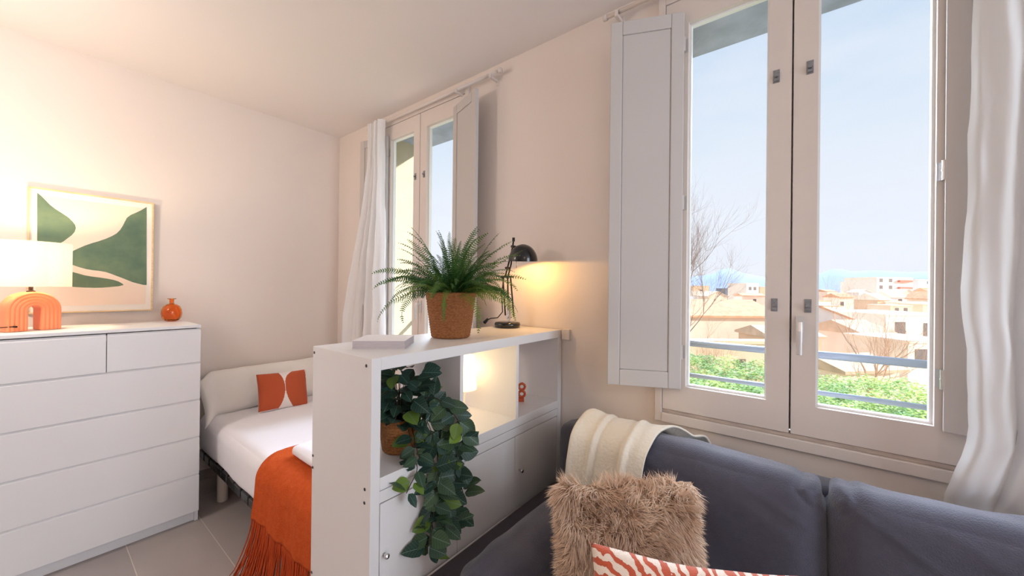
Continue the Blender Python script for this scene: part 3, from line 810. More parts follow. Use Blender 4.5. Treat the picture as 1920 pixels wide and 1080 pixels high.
for k, x in enumerate((3.272, 4.068)):
    soft_box((x, -.345, .660), (.3975,   .110, .240), .086, 48, (.0, .004, .010), .010, 4, fn=ear, seed=7+5*k,
             Mx=Matrix.Rotation(radians(-5), 4, 'X')).build('back_cushion', GREY, sf, smooth=True)

# cream blanket over the sofa back
CREAM = mat('cream_fleece', (240, 232, 216), .9, spec=.1, bump=.3, bump_scale=90, sheen=.6)
BLp = [(-.487, .50), (-.492, .60), (-.492, .70), (-.480, .79), (-.455, .865), (-.405, .906), (-.335, .924), (-.265, .914), (-.215, .88), (-.185, .855), (-.13, .842), (-.075, .835), (-.035, .80), (-.026, .74)]
def bl(u, v):
    t = v*(len(BLp)-1); i = min(int(t), len(BLp)-2); f = t-i
    def cr(a, b, c_, d, f): return .5*((2*b)+(-a+c_)*f+(2*a-5*b+4*c_-d)*f*f+(-a+3*b-3*c_+d)*f**3)
    g = lambda k: BLp[max(0, min(len(BLp)-1, k))]
    y = cr(g(i-1)[0], g(i)[0], g(i+1)[0], g(i+2)[0], f); z = cr(g(i-1)[1], g(i)[1], g(i+1)[1], g(i+2)[1], f)
    xl = 2.852-.012*sstep(.3, .0, v)+.0*v; xr = 3.150+.02*sstep(.2, .45, v)+.10*sstep(.42, .75, v)+.04*sstep(.7, 1, v)
    x = xl+(xr-xl)*u
    ridge = exp(-((u-.26-.05*sin(v*5))/.035)**2)*.010-exp(-((u-.32-.05*sin(v*5))/.03)**2)*.006+exp(-((u-.74+.20*sstep(.4, .8, v))/.035)**2)*.013-exp(-((u-.68+.20*sstep(.4, .8, v))/.03)**2)*.006+exp(-((u-.02)/.05)**2)*.008+.004*sin(u*9+v*3)+.006+.004*fbm((u*4,v*5,2))
    topw = sstep(.36, .46, v)*sstep(1.0, .8, v)
    z += ridge*(.25+.45*topw)
    z += .010*exp(-((u-.10)/.09)**2)*exp(-((v-.50)/.08)**2)-.010*sstep(.55, .25, v)*0
    z += .030*sstep(.80, 1.0, u)*sstep(.45, .62, v)*sstep(.95, .75, v)
    y -= ridge*(1-topw)*1.0
    return Vector((x, y, z))
bk_ = MB().grid(bl, 70, 70).build('blanket', CREAM, smooth=True, solid=.007)
tag(bk_, 'cream fleece blanket folded over the left end of the sofa back', 'blanket')

# shaggy cushion
FURB = mat('fur_backing', (160, 132, 108), .95, spec=.05)
FUR = mat('taupe_fur', (248, 226, 204), .65, spec=.2, sheen=.3, col2=(214, 180, 152), noise_scale=7)
e1f = Vector((.35, .30, 0)).normalized(); nf0 = Vector((.65, -.76, 0)).normalized()
lean = radians(15); upf = Vector((0, 0, 1))*cos(lean)-nf0*sin(lean); nf = nf0*cos(lean)+Vector((0, 0, 1))*sin(lean)
CF = Vector((3.205, -.735, .668))
Mfur = frame_m(CF, e1f, upf, nf)
ft = thing('fur_cushion', 'fluffy taupe faux fur cushion in the left corner of the sofa', 'cushion', CF)
pm = pillow_mb(.43, .42, .15, Mfur, 36, 36, .05, .006, 5, .40)
backing = pm.build('cushion_cover', FURB, ft, smooth=True)
fm = MB(); rnd = random.Random(11)
V = pm.v
tones = []
vsF = []; fsF = []
def facepoint(f):
    a, b, c_, d = [V[i] for i in f]; s, t = rnd.random(), rnd.random()
    p = (a*(1-s)+b*s)*(1-t)+(d*(1-s)+c_*s)*t
    return p, (b-a).cross(d-a).normalized()
wts = [((V[f[1]]-V[f[0]]).cross(V[f[3]]-V[f[0]])).length for f in pm.f]
frontish = [k for k, f in enumerate(pm.f) if (sum((V[i] for i in f), Vector())/4-CF).dot(nf) > -.035]
picks = rnd.choices(frontish, weights=[wts[k] for k in frontish], k=26000)
clump = {}
for k in picks:
    p, n_ = facepoint(pm.f[k])
    loc = p-CF
    if n_.dot(loc) < 0 and n_.dot(nf) < 0: n_ = -n_
    cell = (int(loc.x*55), int(loc.y*55), int(loc.z*55))
    if cell not in clump: clump[cell] = Vector((rnd.uniform(-1, 1), rnd.uniform(-1, 1), rnd.uniform(-1, 1)))*.55
    swirl = noise.noise_vector(loc*9)*1.1
    d = (n_*1.0+Vector((0, 0, -.55))+clump[cell]+swirl+Vector((rnd.uniform(-1, 1), rnd.uniform(-1, 1), rnd.uniform(-1, 1)))*.22).normalized()
    L_ = rnd.uniform(.024, .046)*(1+.35*sstep(.12, .2, loc.dot(upf)))
    sd_ = d.cross(Vector((rnd.uniform(-1, 1), rnd.uniform(-1, 1), rnd.uniform(-1, 1)))).normalized()*.0012
    q1 = p+d*L_*.5; q2 = p+(d*L_)+Vector((0, 0, -.010))*rnd.random()
    b0 = len(vsF); vsF += [p-sd_, p+sd_, q1+sd_*.8, q1-sd_*.8, q2]; fsF += [(b0, b0+1, b0+2, b0+3), (b0+3, b0+2, b0+4)]
fm.add(vsF, fsF); o = fm.build('fur', FUR, ft, fix=False); o['kind'] = 'stuff'

# patterned cushion in front of it
def ikat():
    m = mat('ikat_tufted', (196, 88, 58), .9, sheen=.3); t = m.node_tree; b = t.nodes['Principled BSDF']
    uv = t.nodes.new('ShaderNodeUVMap'); mp_ = t.nodes.new('ShaderNodeMapping'); wv = t.nodes.new('ShaderNodeTexWave'); r = t.nodes.new('ShaderNodeValToRGB')
    mp_.inputs['Scale'].default_value = (1.25, 1.0, 1); mp_.inputs['Location'].default_value = (-.05, -.7, 0)
    t.links.new(uv.outputs[0], mp_.inputs[0]); t.links.new(mp_.outputs[0], wv.inputs['Vector'])
    wv.wave_type = 'RINGS'; wv.rings_direction = 'Z'
    wv.inputs['Scale'].default_value = 4.4; wv.inputs['Distortion'].default_value = 5.0; wv.inputs['Detail'].default_value = 2.5; wv.inputs['Detail Scale'].default_value = 2.6
    r.color_ramp.interpolation = 'LINEAR'; r.color_ramp.elements[0].position = .50; r.color_ramp.elements[1].position = .54
    r.color_ramp.elements[0].color = (*lin((198, 88, 58)), 1); r.color_ramp.elements[1].color = (*lin((242, 224, 208)), 1)
    t.links.new(wv.outputs['Fac'], r.inputs[0]); t.links.new(r.outputs[0], b.inputs['Base Color'])
    n = t.nodes.new('ShaderNodeTexNoise'); n.inputs['Scale'].default_value = 170; mm = t.nodes.new('ShaderNodeMath'); mm.operation = 'ADD'
    t.links.new(uv.outputs[0], n.inputs['Vector']); t.links.new(n.outputs['Fac'], mm.inputs[0]); t.links.new(r.outputs[0], mm.inputs[1])
    bp = t.nodes.new('ShaderNodeBump'); bp.inputs['Strength'].default_value = .6; bp.inputs['Distance'].default_value = .004
    t.links.new(mm.outputs[0], bp.inputs['Height']); t.links.new(bp.outputs[0], b.inputs['Normal'])
    return m
e1p = Vector((.91, .414, 0)).normalized(); np0 = Vector((.414, -.91, 0)).normalized(); lp = radians(24)
upp = Vector((0, 0, 1))*cos(lp)-np0*sin(lp); npn = np0*cos(lp)+Vector((0, 0, 1))*sin(lp)
TLp = Vector((3.185, -.965, .817)); CP = TLp+e1p*.235-upp*.20
Mp = frame_m(CP, e1p, upp, npn)
pp = pillow_mb(.47, .42, .12, Mp, 60, 50, .07, .005, 21, .42)
for fi in range(len(pp.f)):
    sd = 0 if fi < 60*50 else 1; k = fi-sd*3000; j, i = divmod(k, 60)
    cs_ = [(i/60, j/50), ((i+1)/60, j/50), ((i+1)/60, (j+1)/50), (i/60, (j+1)/50)]
    pp.uv[fi] = cs_ if sd == 0 else cs_[::-1]
po = pp.build('patterned_cushion', ikat(), smooth=True, fix=False)
tag(po, 'orange and cream tufted ikat cushion in front of the furry one', 'cushion')

# ------------------------------------------------------------------ plants
def basket(name_parent, c, rb, rt, h, col, col2, rings, label=None):
    prof = [(0, 0), (rb*.94, 0)]
    N = rings
    for k in range(N*4+1):
        t = k/(N*4); bulge = .05*sin(pi*t)
        r_ = rb+(rt-rb)*t+(rt-rb)*bulge; prof.append((r_+.0028*abs(sin(pi*k/4)), .004+(h-.004)*t))
    prof += [(rt-.004, h+.003), (rt-.010, h), (rt-.012, h*.86), (0, h*.86)]
    m = MB(); n = 72; vs = []
    for j, (r_, z) in enumerate(prof):
        for k in range(n):
            a = 2*pi*k/n; rr = r_+(.0010*(1 if (k+(j//4)) % 2 else -1) if 1 < j < len(prof)-4 else 0)
            vs.append((c[0]+rr*cos(a), c[1]+rr*sin(a), c[2]+z+.0005))
    m.add(vs, [(i*n+k, i*n+(k+1) % n, (i+1)*n+(k+1) % n, (i+1)*n+k) for i in range(len(prof)-1) for k in range(n)])
    return m.build('basket', mat('woven_basket_%s' % name_parent.name, col, .75, col2=col2, noise_scale=95, stretch=(1, 1, 2.2), bump=.8, bump_scale=150), name_parent, smooth=True)
SOIL = mat('soil', (46, 34, 26), .95, bump=.6, bump_scale=80)
FC = Vector((2.318, -.655, ST))
pf_ = thing('potted_fern', 'bushy green fern in a woven basket on top of the shelf unit', 'plant', FC)
basket(pf_, FC, .086, .113, .205, (178, 116, 68), (132, 80, 42), 17)
MB().lathe([(0, .195), (.103, .195), (.0, .197)], FC, 30).build('soil', SOIL, pf_)
FERN = leaf_mat('fern_green', (40, 92, 48), (140, 164, 62), None, 0, .35, .45)
fv = MB(); rnd = random.Random(5)
C0 = FC+Vector((0, 0, .20))
def frond(az, el, L_, curl, tone, base=None):
    p = Vector(base) if base else C0+Vector((cos(az), sin(az), 0))*rnd.uniform(.0, .07)
    n = 31; pts = []; dirs = []; e_ = el; a_ = az; ds = L_/n; tw_ = rnd.uniform(-.35, .35); rol_ = rnd.uniform(.25, 1.0)*(1 if cos(az)*.6+sin(az)*.8 > 0 else -1) if rnd.random() < .75 else rnd.uniform(-.8, .8)
    for k in range(n+1):
        d = Vector((cos(a_)*cos(e_), sin(a_)*cos(e_), sin(e_))); pts.append(p.copy()); dirs.append(d)
        p = p+d*ds; e_ -= curl*(.25+1.5*(k/n)**1.3)/n; a_ += tw_/n
        if p.y > -.035: p.y = -.035
    fv.tube(pts[::3], [.0014*(1-.6*i/16) for i in range(len(pts[::3]))], 5, tone=min(1, tone+.2))
    V_ = []; F_ = []
    for k in range(4, n+1):
        t = k/n; w_ = .040*min(1, (t+.12)*2.6)*max(0, 1-t)**.6*(L_/.34)+.003
        if t > .97: w_ = .005
        d = dirs[k]; s = d.cross(Vector((0, 0, 1))); s = s.normalized() if s.length > .1 else Vector((1, 0, 0)); s = Matrix.Rotation(rol_, 3, d) @ s; u_ = s.cross(d)
        for sg in (-1, 1):
            o_d = (s*sg*.93+d*.34+u_*(-.16+rnd.uniform(-.16, .16))).normalized(); ww = w_*rnd.uniform(.85, 1.1)
            b0 = len(V_); q = pts[k]
            V_ += [q-d*.0018, q+o_d*ww*.45-d*.0022, q+o_d*ww, q+o_d*ww*.45+d*.0026, q+d*.0020]
            F_ += [(b0, b0+1, b0+2, b0+3, b0+4)]
    fv.add(V_, F_, tone=tone)
for k in range(150):
    az = rnd.uniform(0, 2*pi); q = rnd.random()
    el = radians(88-72*q**.9+rnd.uniform(-6, 6)); L_ = rnd.uniform(.24, .35) if q < .3 else rnd.uniform(.16, .33)
    frond(az, el, L_, rnd.uniform(.5, 1.3)+q*.7, rnd.choice([0, .05, .1, .15, .3, .5]))
for az_, el_, L_, cu, to in ((radians(205), .55, .40, 1.0, .2), (radians(38), .72, .37, .35, .2), (radians(38), .95, .37, .7, .3), (radians(60), .35, .36, 2.3, .8), (radians(20), .25, .34, 1.8, .7), (radians(45), .1, .33, 1.9, .9), (radians(-20), .1, .32, 2.4, .6), (radians(225), .1, .36, 1.7, .15), (radians(215), .15, .30, 2.6, .25), (radians(-58), -.1, .2, 2.2, .3), (radians(70), .2, .34, 1.5, .9), (radians(25), .5, .36, 1.0, .25)):
    frond(az_, el_, L_, cu, to)
fv.build('fronds', FERN, pf_, fix=False)

# trailing plant
TC = Vector((2.392, -.985, .8602))
tp = thing('trailing_plant', 'trailing plant with veined leaves spilling from a woven pot in the left compartment', 'plant', TC)
basket(tp, TC, .058, .074, .125, (196, 132, 78), (150, 92, 48), 11)
MB().lathe([(0, .117), (.066, .117), (.0, .119)], TC, 24).build('soil', SOIL, tp)
VEIN = leaf_mat('veined_leaf', (44, 70, 60), (118, 150, 44), (112, 142, 130), .065, .22, .42)
lv = MB(); stm = MB(); rnd = random.Random(21)
def leaf(base, d, nrm, L_, W_, tone):
    d = d.normalized(); nrm = (nrm-d*nrm.dot(d)).normalized(); s = d.cross(nrm); V_ = []; UV = []; F_ = []
    N = 7; prof = [0, .74, 1.0, 1.0, .90, .70, .42, 0]; cup = rnd.uniform(.10, .28); curl = rnd.uniform(.0, .25)
    for k in range(N+1):
        t = k/N
        for j, sg in enumerate((-1, -.5, 0, .5, 1)):
            w_ = W_/2*prof[k]*sg
            h_ = abs(sg)**1.3*cup*W_*prof[k]*.5-curl*L_*t*t
            V_.append(base+d*L_*t+s*w_+nrm*(h_+.0012*((k+j) % 2))); UV.append((sg*prof[k]*.5, t))
    for k in range(N):
        for j in range(4):
            F_.append((k*5+j, k*5+j+1, (k+1)*5+j+1, (k+1)*5+j))
    lv.add(V_, F_, uvs=UV, tone=tone)
def strand(pxs, xs_, every=.029, size=(.055, .082), light=.16, both=True):
    pts = []
    for k, (a, b) in enumerate(pxs):
        pts.append(hit(a, b, 0, xs_[0]+(xs_[1]-xs_[0])*min(1, k/(len(pxs)-1)*1.6)))
    P_ = []
    for i in range(len(pts)-1):
        for j in range(6):
            t = j/6; g = lambda q: pts[max(0, min(len(pts)-1, q))]
            a, b, c_, d_ = g(i-1), g(i), g(i+1), g(i+2)
            P_.append(.5*((2*b)+(c_-a)*t+(2*a-5*b+4*c_-d_)*t*t+(3*b-a-3*c_+d_)*t**3))
    P_.append(pts[-1]); stm.tube(P_, .0016, 6)
    acc = 0; sd = 1
    for i in range(1, len(P_)):
        acc += (P_[i]-P_[i-1]).length
        if acc >= every:
            acc = 0; tan = (P_[i]-P_[i-1]).normalized()
            for rep in range(2 if both else 1):
                sd = -sd
                view = (CAM-P_[i]).normalized()
                lat = tan.cross(view).normalized()*sd
                d = (lat*rnd.uniform(.3, 1.2)+tan*rnd.uniform(-.5, .9)+Vector((0, 0, rnd.uniform(-.6, .15)))+view*rnd.uniform(-.1, .6))
                nr_ = view*rnd.uniform(.2, 1)+Vector((.3, 0, .4))+Vector((rnd.uniform(-.9, .9), rnd.uniform(-.9, .9), rnd.uniform(-.6, .8)))
                sz = rnd.uniform(*size); tone = rnd.choice([0, 0, .05, .1, .15]) if rnd.random() > light else rnd.uniform(.6, 1)
                leaf(P_[i]+d.normalized()*.008, d, nr_, sz, sz*rnd.uniform(.66, .8), tone)
strand([(770, 775), (790, 772), (803, 795), (815, 830), (822, 880), (816, 925), (812, 970), (806, 1005), (797, 1042)], (2.46, 2.585))
strand([(775, 765), (810, 765), (835, 780), (852, 810), (858, 850), (855, 890), (868, 925), (858, 965)], (2.46, 2.60))
strand([(780, 750), (812, 745), (838, 762), (862, 795), (868, 830)], (2.46, 2.60))
strand([(812, 790), (832, 830), (838, 880), (842, 930), (836, 975), (826, 1000)], (2.52, 2.60))
strand([(765, 800), (775, 850), (782, 880), (768, 912), (762, 925)], (2.46, 2.57), .035, (.05, .062))
strand([(772, 800), (782, 845), (788, 862)], (2.47, 2.57), .03, (.05, .062))
strand([(812, 855), (820, 905), (832, 945), (848, 985)], (2.55, 2.60))
strand([(806, 960), (812, 1000), (806, 1040)], (2.56, 2.585), .022, (.05, .065), .3)
# crown inside the compartment
for k in range(120):
    az = rnd.uniform(0, 2*pi); rr = rnd.uniform(.0, .11); zz = rnd.uniform(.11, .30)
    b_ = TC+Vector((rr*cos(az)*.9, rr*sin(az), zz))
    b_.y = max(-1.12, min(-.84, b_.y)); b_.x = max(2.25, b_.x)
    out = Vector((cos(az), sin(az), rnd.uniform(-.5, .45)))
    L_ = rnd.uniform(.055, .085)
    if b_.y+out.y*L_ < -1.145: out.y = abs(out.y)*.2
    if b_.z+out.z*L_ > 1.20: out.z = -.3
    leaf(b_, out, Vector((.5, -.35, .8))+Vector((rnd.uniform(-.5, .5), rnd.uniform(-.5, .5), rnd.uniform(-.3, .5))), L_, L_*rnd.uniform(.62, .78), rnd.choice([0, 0, .05, .1, .1, .7]) if k % 3 else 0)
    if k % 3 == 0: stm.tube([TC+Vector((0, 0, .115)), (TC+b_)/2+Vector((0, 0, .08)), b_], .0015, 5)
stm.build('stems', mat('dark_stem', (52, 44, 34), .6), tp, smooth=True)
lv.build('leaves', VEIN, tp, smooth=True, fix=False)

# ------------------------------------------------------------------ outside: hedge, trees, town, hills
GZ = -10.0
GROUND = mat('dry_ground', (206, 184, 160), .95, spec=.1, noise_amt=.3, noise_scale=.08)
struct(MB().add([(-4000, .6, GZ), (4000, .6, GZ), (4000, 6000, GZ), (-4000, 6000, GZ)], [(0, 1, 2, 3)]).build('ground', GROUND), 'ground under the town')
struct(MB().box(-14, 22, 4.6, 9.7, GZ, -.85).build('garden_bank', mat('bank_earth', (104, 140, 66), .95, noise_amt=.5, noise_scale=3)), 'planted bank below the window')
HEDGE = leaf_mat('hedge_leaf', (112, 156, 72), (208, 224, 128), None, 0, .3, .6)
hm = MB(); rnd = random.Random(3); V_ = []; F_ = []; T_ = []
for k in range(60000):
    x = rnd.uniform(-4, 8.5); y = rnd.uniform(5.0, 9.6)
    z = -.40+.16*fbm((x*.9, y*.9, 0))+.10*fbm((x*3, y*3, 4))+.35*exp(-((x-.2)/1.6)**2)*sstep(7.5, 9.4, y)
    edge = sstep(9.1, 9.7, y); z -= .35*edge*edge
    z += rnd.uniform(-.16, .03)
    a = rnd.uniform(0, 2*pi); tl_ = rnd.uniform(-.8, .8)
    d = Vector((cos(a), sin(a), tl_*.6)).normalized()*rnd.uniform(.028, .050); s = Vector((-sin(a), cos(a), rnd.uniform(-.6, .6))).normalized()*rnd.uniform(.014, .024)
    p = Vector((x, y, z)); b0 = len(V_)
    V_ += [p-d, p+s, p+d, p-s]; F_.append((b0, b0+1, b0+2, b0+3))
    t = max(0, min(1, .45+.9*fbm((x*1.6, y*1.6, 8))+rnd.uniform(-.3, .3))); T_ += [t]*4
hm.v = V_; hm.f = F_; hm.m = [0]*len(F_); hm.tone = T_
tag(hm.build('hedge', HEDGE, fix=False), 'green clipped hedge below the window, in front of the town', 'hedge', kind='stuff')

BARK = mat('bare_bark', (160, 138, 132), .9, spec=.1, noise_amt=.3, noise_scale=8)
BARK2 = mat('bare_twigs', (214, 172, 148), .9, spec=.1, noise_amt=.25, noise_scale=8)
def bare_tree(base, h, spread, seed, m_, label, levels=5, group=None, r0=.12, up=.25, nbr=3):
    t = thing('bare_tree', label, 'tree', base, group)
    tr = MB(); br = MB(); rnd = random.Random(seed); base = Vector(base)
    def grow(p, d, L_, r, lv, mb_):
        n = 5; pts = [p]; 
        for k in range(n):
            d = (d+Vector((rnd.uniform(-1, 1), rnd.uniform(-1, 1), rnd.uniform(-.6, 1)))*.17+Vector((0, 0, up*.25))).normalized()
            pts.append(pts[-1]+d*L_/n)
        mb_.tube(pts, [r*(1-.45*k/n) for k in range(n+1)], 6 if lv == 0 else 4, cap=False)
        if lv < levels:
            for k in range(nbr if lv else nbr+2):
                i = rnd.randint(2, n) if k else n
                a = rnd.uniform(.35, .95)*spread; ax = Vector((rnd.uniform(-1, 1), rnd.uniform(-1, 1), rnd.uniform(-1, 1))).normalized()
                d2 = (Matrix.Rotation(a, 3, ax) @ d).normalized()
                grow(pts[i], d2, L_*rnd.uniform(.60, .82), r*.55*(1-.1*i/n), lv+1, br)
    grow(base, Vector((0, 0, 1)), h*.34, r0, 0, tr)
    tr.build('trunk', m_, t, smooth=True, fix=False); br.build('branches', m_, t, fix=False)
    return t
def at(px, py, Z): return CAM+ray(px, py)*Z
b1 = at(1278, 560, 13.5); bare_tree((b1.x, b1.y, -3.4), 8.6, .95, 12, BARK, 'tall bare tree at the left edge of the large window view', 6, r0=.09, nbr=4)
b2 = at(1622, 700, 13); bare_tree((b2.x, b2.y, -3.6), 5.6, 1.0, 5, BARK2, 'leafless pinkish tree behind the hedge in the right window leaf', 6, r0=.07, nbr=3)
b3 = at(1322, 640, 15); bare_tree((b3.x, b3.y, -4.2), 4.6, .8, 8, BARK2, 'low bare shrub behind the hedge in the left window leaf', 5, r0=.05)
b3 = at(1400, 660, 14.5); bare_tree((b3.x, b3.y, -4.2), 4.6, 1.1, 18, BARK2, 'thin bare shrub behind the hedge beside the window\'s centre post', 5, r0=.05)

def M2(rgb, nm='town_wall'): return mat(nm, rgb, .9, spec=.1, noise_amt=.10, noise_scale=.9)
WINC = mat('dark_window', (120, 104, 98), .4, noise_amt=.3, noise_scale=3)
TILE = mat('roof_tiles', (222, 170, 134), .9, spec=.1, noise_amt=.28, noise_scale=2.5, bump=.4, bump_scale=12)
TILEP = mat('pale_roof', (214, 186, 160), .9, spec=.1, noise_amt=.25, noise_scale=1.5)
WALLS = [M2(c) for c in ((240, 226, 208), (232, 208, 184), (238, 214, 196), (226, 222, 220), (244, 234, 222), (222, 190, 160))]
def building(px0, px1, ytop, Z, wallm, roof='flat', wins=(), label=None, group=None, cat='building', depth=8, rot=8, roofm=None, rise=1.2, par=.35, name='building', back_h=0):
    pc = at((px0+px1)/2, ytop, Z); wdt = (px1-px0)/FPX*Z; zt_ = pc.z
    root = thing(name, label, cat, (pc.x, pc.y, GZ), group); OFF[root] = Vector((0, 0, 0))
    root.rotation_euler = (0, 0, yaw+radians(rot)); hh = zt_-GZ
    MB().box(-wdt/2, wdt/2, 0, depth, 0, hh).build('walls', wallm, root, local=True)
    rm = roofm or TILE; ov = .02*wdt
    if roof == 'flat':
        m = MB(); m.box(-wdt/2-ov, wdt/2+ov, -.1, depth+.1, hh-par*.3, hh+.06); m.build('roof', roofm or wallm, root, local=True)
    elif roof == 'side':      # ridge parallel to the facade
        m = MB(); m.prism([(-.4, hh-.05), (depth/2, hh+rise), (depth+.4, hh-.05), (depth+.4, hh-.2), (-.4, hh-.2)], (-wdt/2-ov, wdt/2+ov), 0, Matrix(((0, 0, 1, 0), (1, 0, 0, 0), (0, 1, 0, 0), (0, 0, 0, 1))))
        m.build('roof', rm, root, local=True)
    elif roof == 'gable':     # gable end faces us
        m = MB(); m.prism([(-wdt/2, hh), (0, hh+rise), (wdt/2, hh)], (0, depth), 0, Matrix(((1, 0, 0, 0), (0, 0, 1, 0), (0, 1, 0, 0), (0, 0, 0, 1)))); m.build('gable', wallm, root, local=True)
        m = MB()
        for s_ in (-1, 1):
            m.prism([(0, hh+rise+.02), (0, hh+rise+.16), (s_*(wdt/2+.3), hh-.05), (s_*(wdt/2+.3), hh-.19)], (-.25, depth+.2), 0, Matrix(((1, 0, 0, 0), (0, 0, 1, 0), (0, 1, 0, 0), (0, 0, 0, 1))))
        m.build('roof', rm, root, local=True)
    for (u, dz, ww, wh, kind) in wins:
        x = u*wdt-wdt/2
        if kind == 'win':
            wo = MB().box(x-ww/2, x+ww/2, -.03, .05, hh-dz-wh, hh-dz).build('window', WINC, root, local=True)
            OFF[wo] = Vector((0, 0, 0)); f = MB(); f.box(x-ww/2-.10, x+ww/2+.10, -.12, 0, hh-dz-wh-.12, hh-dz-wh); f.build('window_sill', WALLS[4], wo, local=True)
        elif kind == 'balcony':
            MB().box(x-ww/2, x+ww/2, -1.0, 0, hh-dz-.9, hh-dz).build('balcony', mat('balcony_front', (214, 130, 110), .8) if 'balcony_front' not in bpy.data.materials else bpy.data.materials['balcony_front'], root, local=True)
        elif kind == 'door':
            MB().box(x-ww/2, x+ww/2, -.04, .05, hh-dz-wh, hh-dz).build('door', WALLS[3], root, local=True)
    return root
building(1180, 1462, 590, 30, WALLS[2], 'side', [(.55, 2.2, .5, .7, 'win'), (.78, 1.6, .5, .7, 'win')], 'long low house with a wide brown tiled roof in the left window leaf', roofm=TILE, rise=1.15, depth=7, rot=2)
building(1450, 1590, 600, 36, WALLS[3], 'gable', [(.86, .9, .25, 1.5, 'win')], 'gabled house with orange roof and grey end wall', rise=1.5, depth=6, rot=-20)
building(1656, 1800, 590, 38, WALLS[4], 'flat', [(.20, .75, 1.1, 2.0, 'win'), (.60, .85, 1.1, 2.0, 'win'), (.9, .85, 1.0, 1.8, 'win')], 'cream house with two tall shuttered windows', depth=8, rot=4)
building(1668, 1712, 573, 50, WALLS[1], 'flat', [(.3, .3, .5, .8, 'win'), (.7, .3, .5, .8, 'win')], 'ochre attic block behind the left part of the cream house', depth=3, rot=4)
building(1728, 1790, 571, 51, WALLS[1], 'flat', [(.4, .3, .8, .8, 'win')], 'tan attic block behind the cream house, right one', depth=3, rot=4)
building(1600, 1678, 622, 30, WALLS[2], 'side', [], 'low pinkish house behind the bare tree', roofm=TILEP, rise=.8, depth=4, rot=10)
building(1696, 1810, 640, 24, WALLS[0], 'flat', [(.25, .5, .9, .9, 'win'), (.62, 2.4, .8, 1.2, 'door')], 'low cream house with a pale door just above the hedge', depth=4, rot=6)
building(1560, 1700, 690, 19, WALLS[2], 'side', [], 'pale garden outbuilding just behind the hedge', roofm=TILEP, rise=.5, depth=3, rot=10)
building(1180, 1445, 640, 19.5, WALLS[1], 'flat', [(.8, .9, .35, .5, 'win')], 'long ochre garden wall above the hedge in the left window leaf', depth=.6, rot=0, cat='wall', name='garden_wall')
building(1436, 1540, 628, 25, WALLS[5], 'side', [], 'ochre tiled lean-to behind the gabled house\'s garden', roofm=TILEP, rise=.5, depth=3, rot=0)
ab_w = [(u, .6+r*2.9, 1.6, 1.5, 'win') for r in range(3) for u in (.12, .38)]+[(.75, 1.2+r*2.9, 6.0, 1, 'balcony') for r in range(3)]
building(1640, 1716, 520, 160, WALLS[4], 'flat', ab_w, 'white apartment block with reddish balconies on the skyline', depth=14, rot=6)
building(1722, 1785, 524, 195, WALLS[3], 'flat', [(.3, 1, 1.4, 1.4, 'win'), (.7, 1, 1.4, 1.4, 'win')], 'grey block to the right of the skyline apartments', depth=12, rot=0)
building(1608, 1636, 528, 190, WALLS[4], 'flat', [(.5, 1, 1.4, 1.4, 'win')], 'pale block to the left of the skyline apartments', depth=10, rot=0)
building(1398, 1424, 531, 150, WALLS[4], 'flat', [(.3, 1.5, 1.3, 1.3, 'win'), (.7, 1.5, 1.3, 1.3, 'win')], 'white tower block on the skyline in the left window leaf', depth=10, rot=10)
building(1360, 1396, 541, 175, M2((120, 124, 134), 'slate'), 'flat', [], 'dark slate building beside the white tower block', depth=8, rot=0)
building(1425, 1450, 538, 185, WALLS[5], 'flat', [], 'terracotta block right of the white tower block', depth=8, rot=0)
building(1300, 1330, 536, 150, WALLS[5], 'flat', [(.5, 1.5, 1.3, 1.3, 'win')], 'ochre block on the skyline behind the tall bare tree', depth=8, rot=0)
rnd = random.Random(14)
PLACED = []
for o in [o for o in COL.objects if o.name.startswith('building') and o.type == 'EMPTY']:
    ws = [c_ for c_ in o.children if c_.name.startswith('walls')][0]
    xs_ = [v.co.x for v in ws.data.vertices]; ys_ = [v.co.y for v in ws.data.vertices]
    Ro = Matrix.Rotation(o.rotation_euler.z, 4, 'Z'); cc = Vector(o.location)+(Ro @ Vector((0, max(ys_)/2, 0)))
    PLACED.append((cc, .5*sqrt((max(xs_)-min(xs_))**2+max(ys_)**2)))
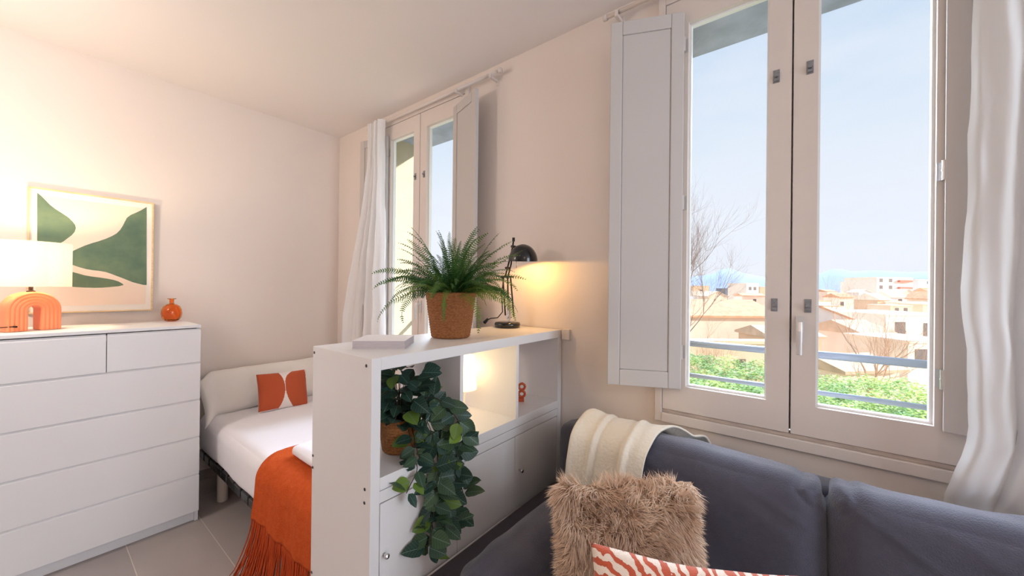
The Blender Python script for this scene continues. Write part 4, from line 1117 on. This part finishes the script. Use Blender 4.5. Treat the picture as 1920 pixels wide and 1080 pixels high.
for k in range(700):
    row = k % 4; Z = (125, 95, 70, 52)[row]*rnd.uniform(.92, 1.08)
    x0 = rnd.uniform(1270, 1740) if k % 2 else rnd.uniform(1520, 1760); wd = rnd.uniform(16, 34)*(1+row*.25)
    yt = (548, 555, 562, 571)[row]+rnd.uniform(-3, 3)
    dp_ = rnd.uniform(4, 7); cc = at(x0+wd/2, 560, Z); rad_ = (wd/FPX*Z/2+dp_*.5)*1.05; cc = cc+fwd*dp_*.5
    if any((Vector((cc.x-a.x, cc.y-a.y, 0))).length < rad_+r_ for a, r_ in PLACED): continue
    PLACED.append((cc, rad_))
    building(x0, x0+wd, yt, Z, rnd.choice(WALLS), rnd.choice(['flat', 'side', 'gable', 'flat']), [(rnd.uniform(.2, .8), rnd.uniform(.5, 1.2), .8, 1.0, 'win') for _ in range(rnd.randint(1, 2))],
             'one of the small pale houses crowding the distant town', 'small houses in the distant town', roofm=rnd.choice([TILE, TILEP, WALLS[0]]), rise=rnd.uniform(.6, 1.4), depth=dp_, rot=rnd.uniform(-15, 15))
rid = [(700, 530), (1200, 524), (1290, 519), (1335, 514), (1352, 505), (1368, 503), (1390, 511), (1440, 521), (1500, 524), (1535, 514), (1558, 505), (1575, 504), (1596, 509), (1630, 506), (1660, 508), (1700, 510), (1750, 509), (1800, 503), (1900, 510), (2100, 520)]
m = MB(); NZ_ = 3000; vs = []
for px, py in rid:
    j = at(px, py+noise.noise(Vector((px*.05, 0, 0)))*1.5, NZ_); f_ = at(px, 547, NZ_*.8); b_ = at(px, 547, NZ_*1.3)
    vs += [Vector((f_.x, f_.y, GZ)), (j*.5+f_*.5)+Vector((0, 0, (j.z-GZ)*.06)), j, Vector((b_.x, b_.y, GZ))]
m.add(vs, [(4*i+k, 4*i+k+1, 4*i+5+k, 4*i+4+k) for i in range(len(rid)-1) for k in range(3)])
struct(m.build('hills', mat('hazy_hills', (150, 162, 184), 1, spec=0, noise_amt=.05, noise_scale=.004), smooth=True), 'haze-blue hills on the horizon')  # distance haze put into the hills' bluish colour
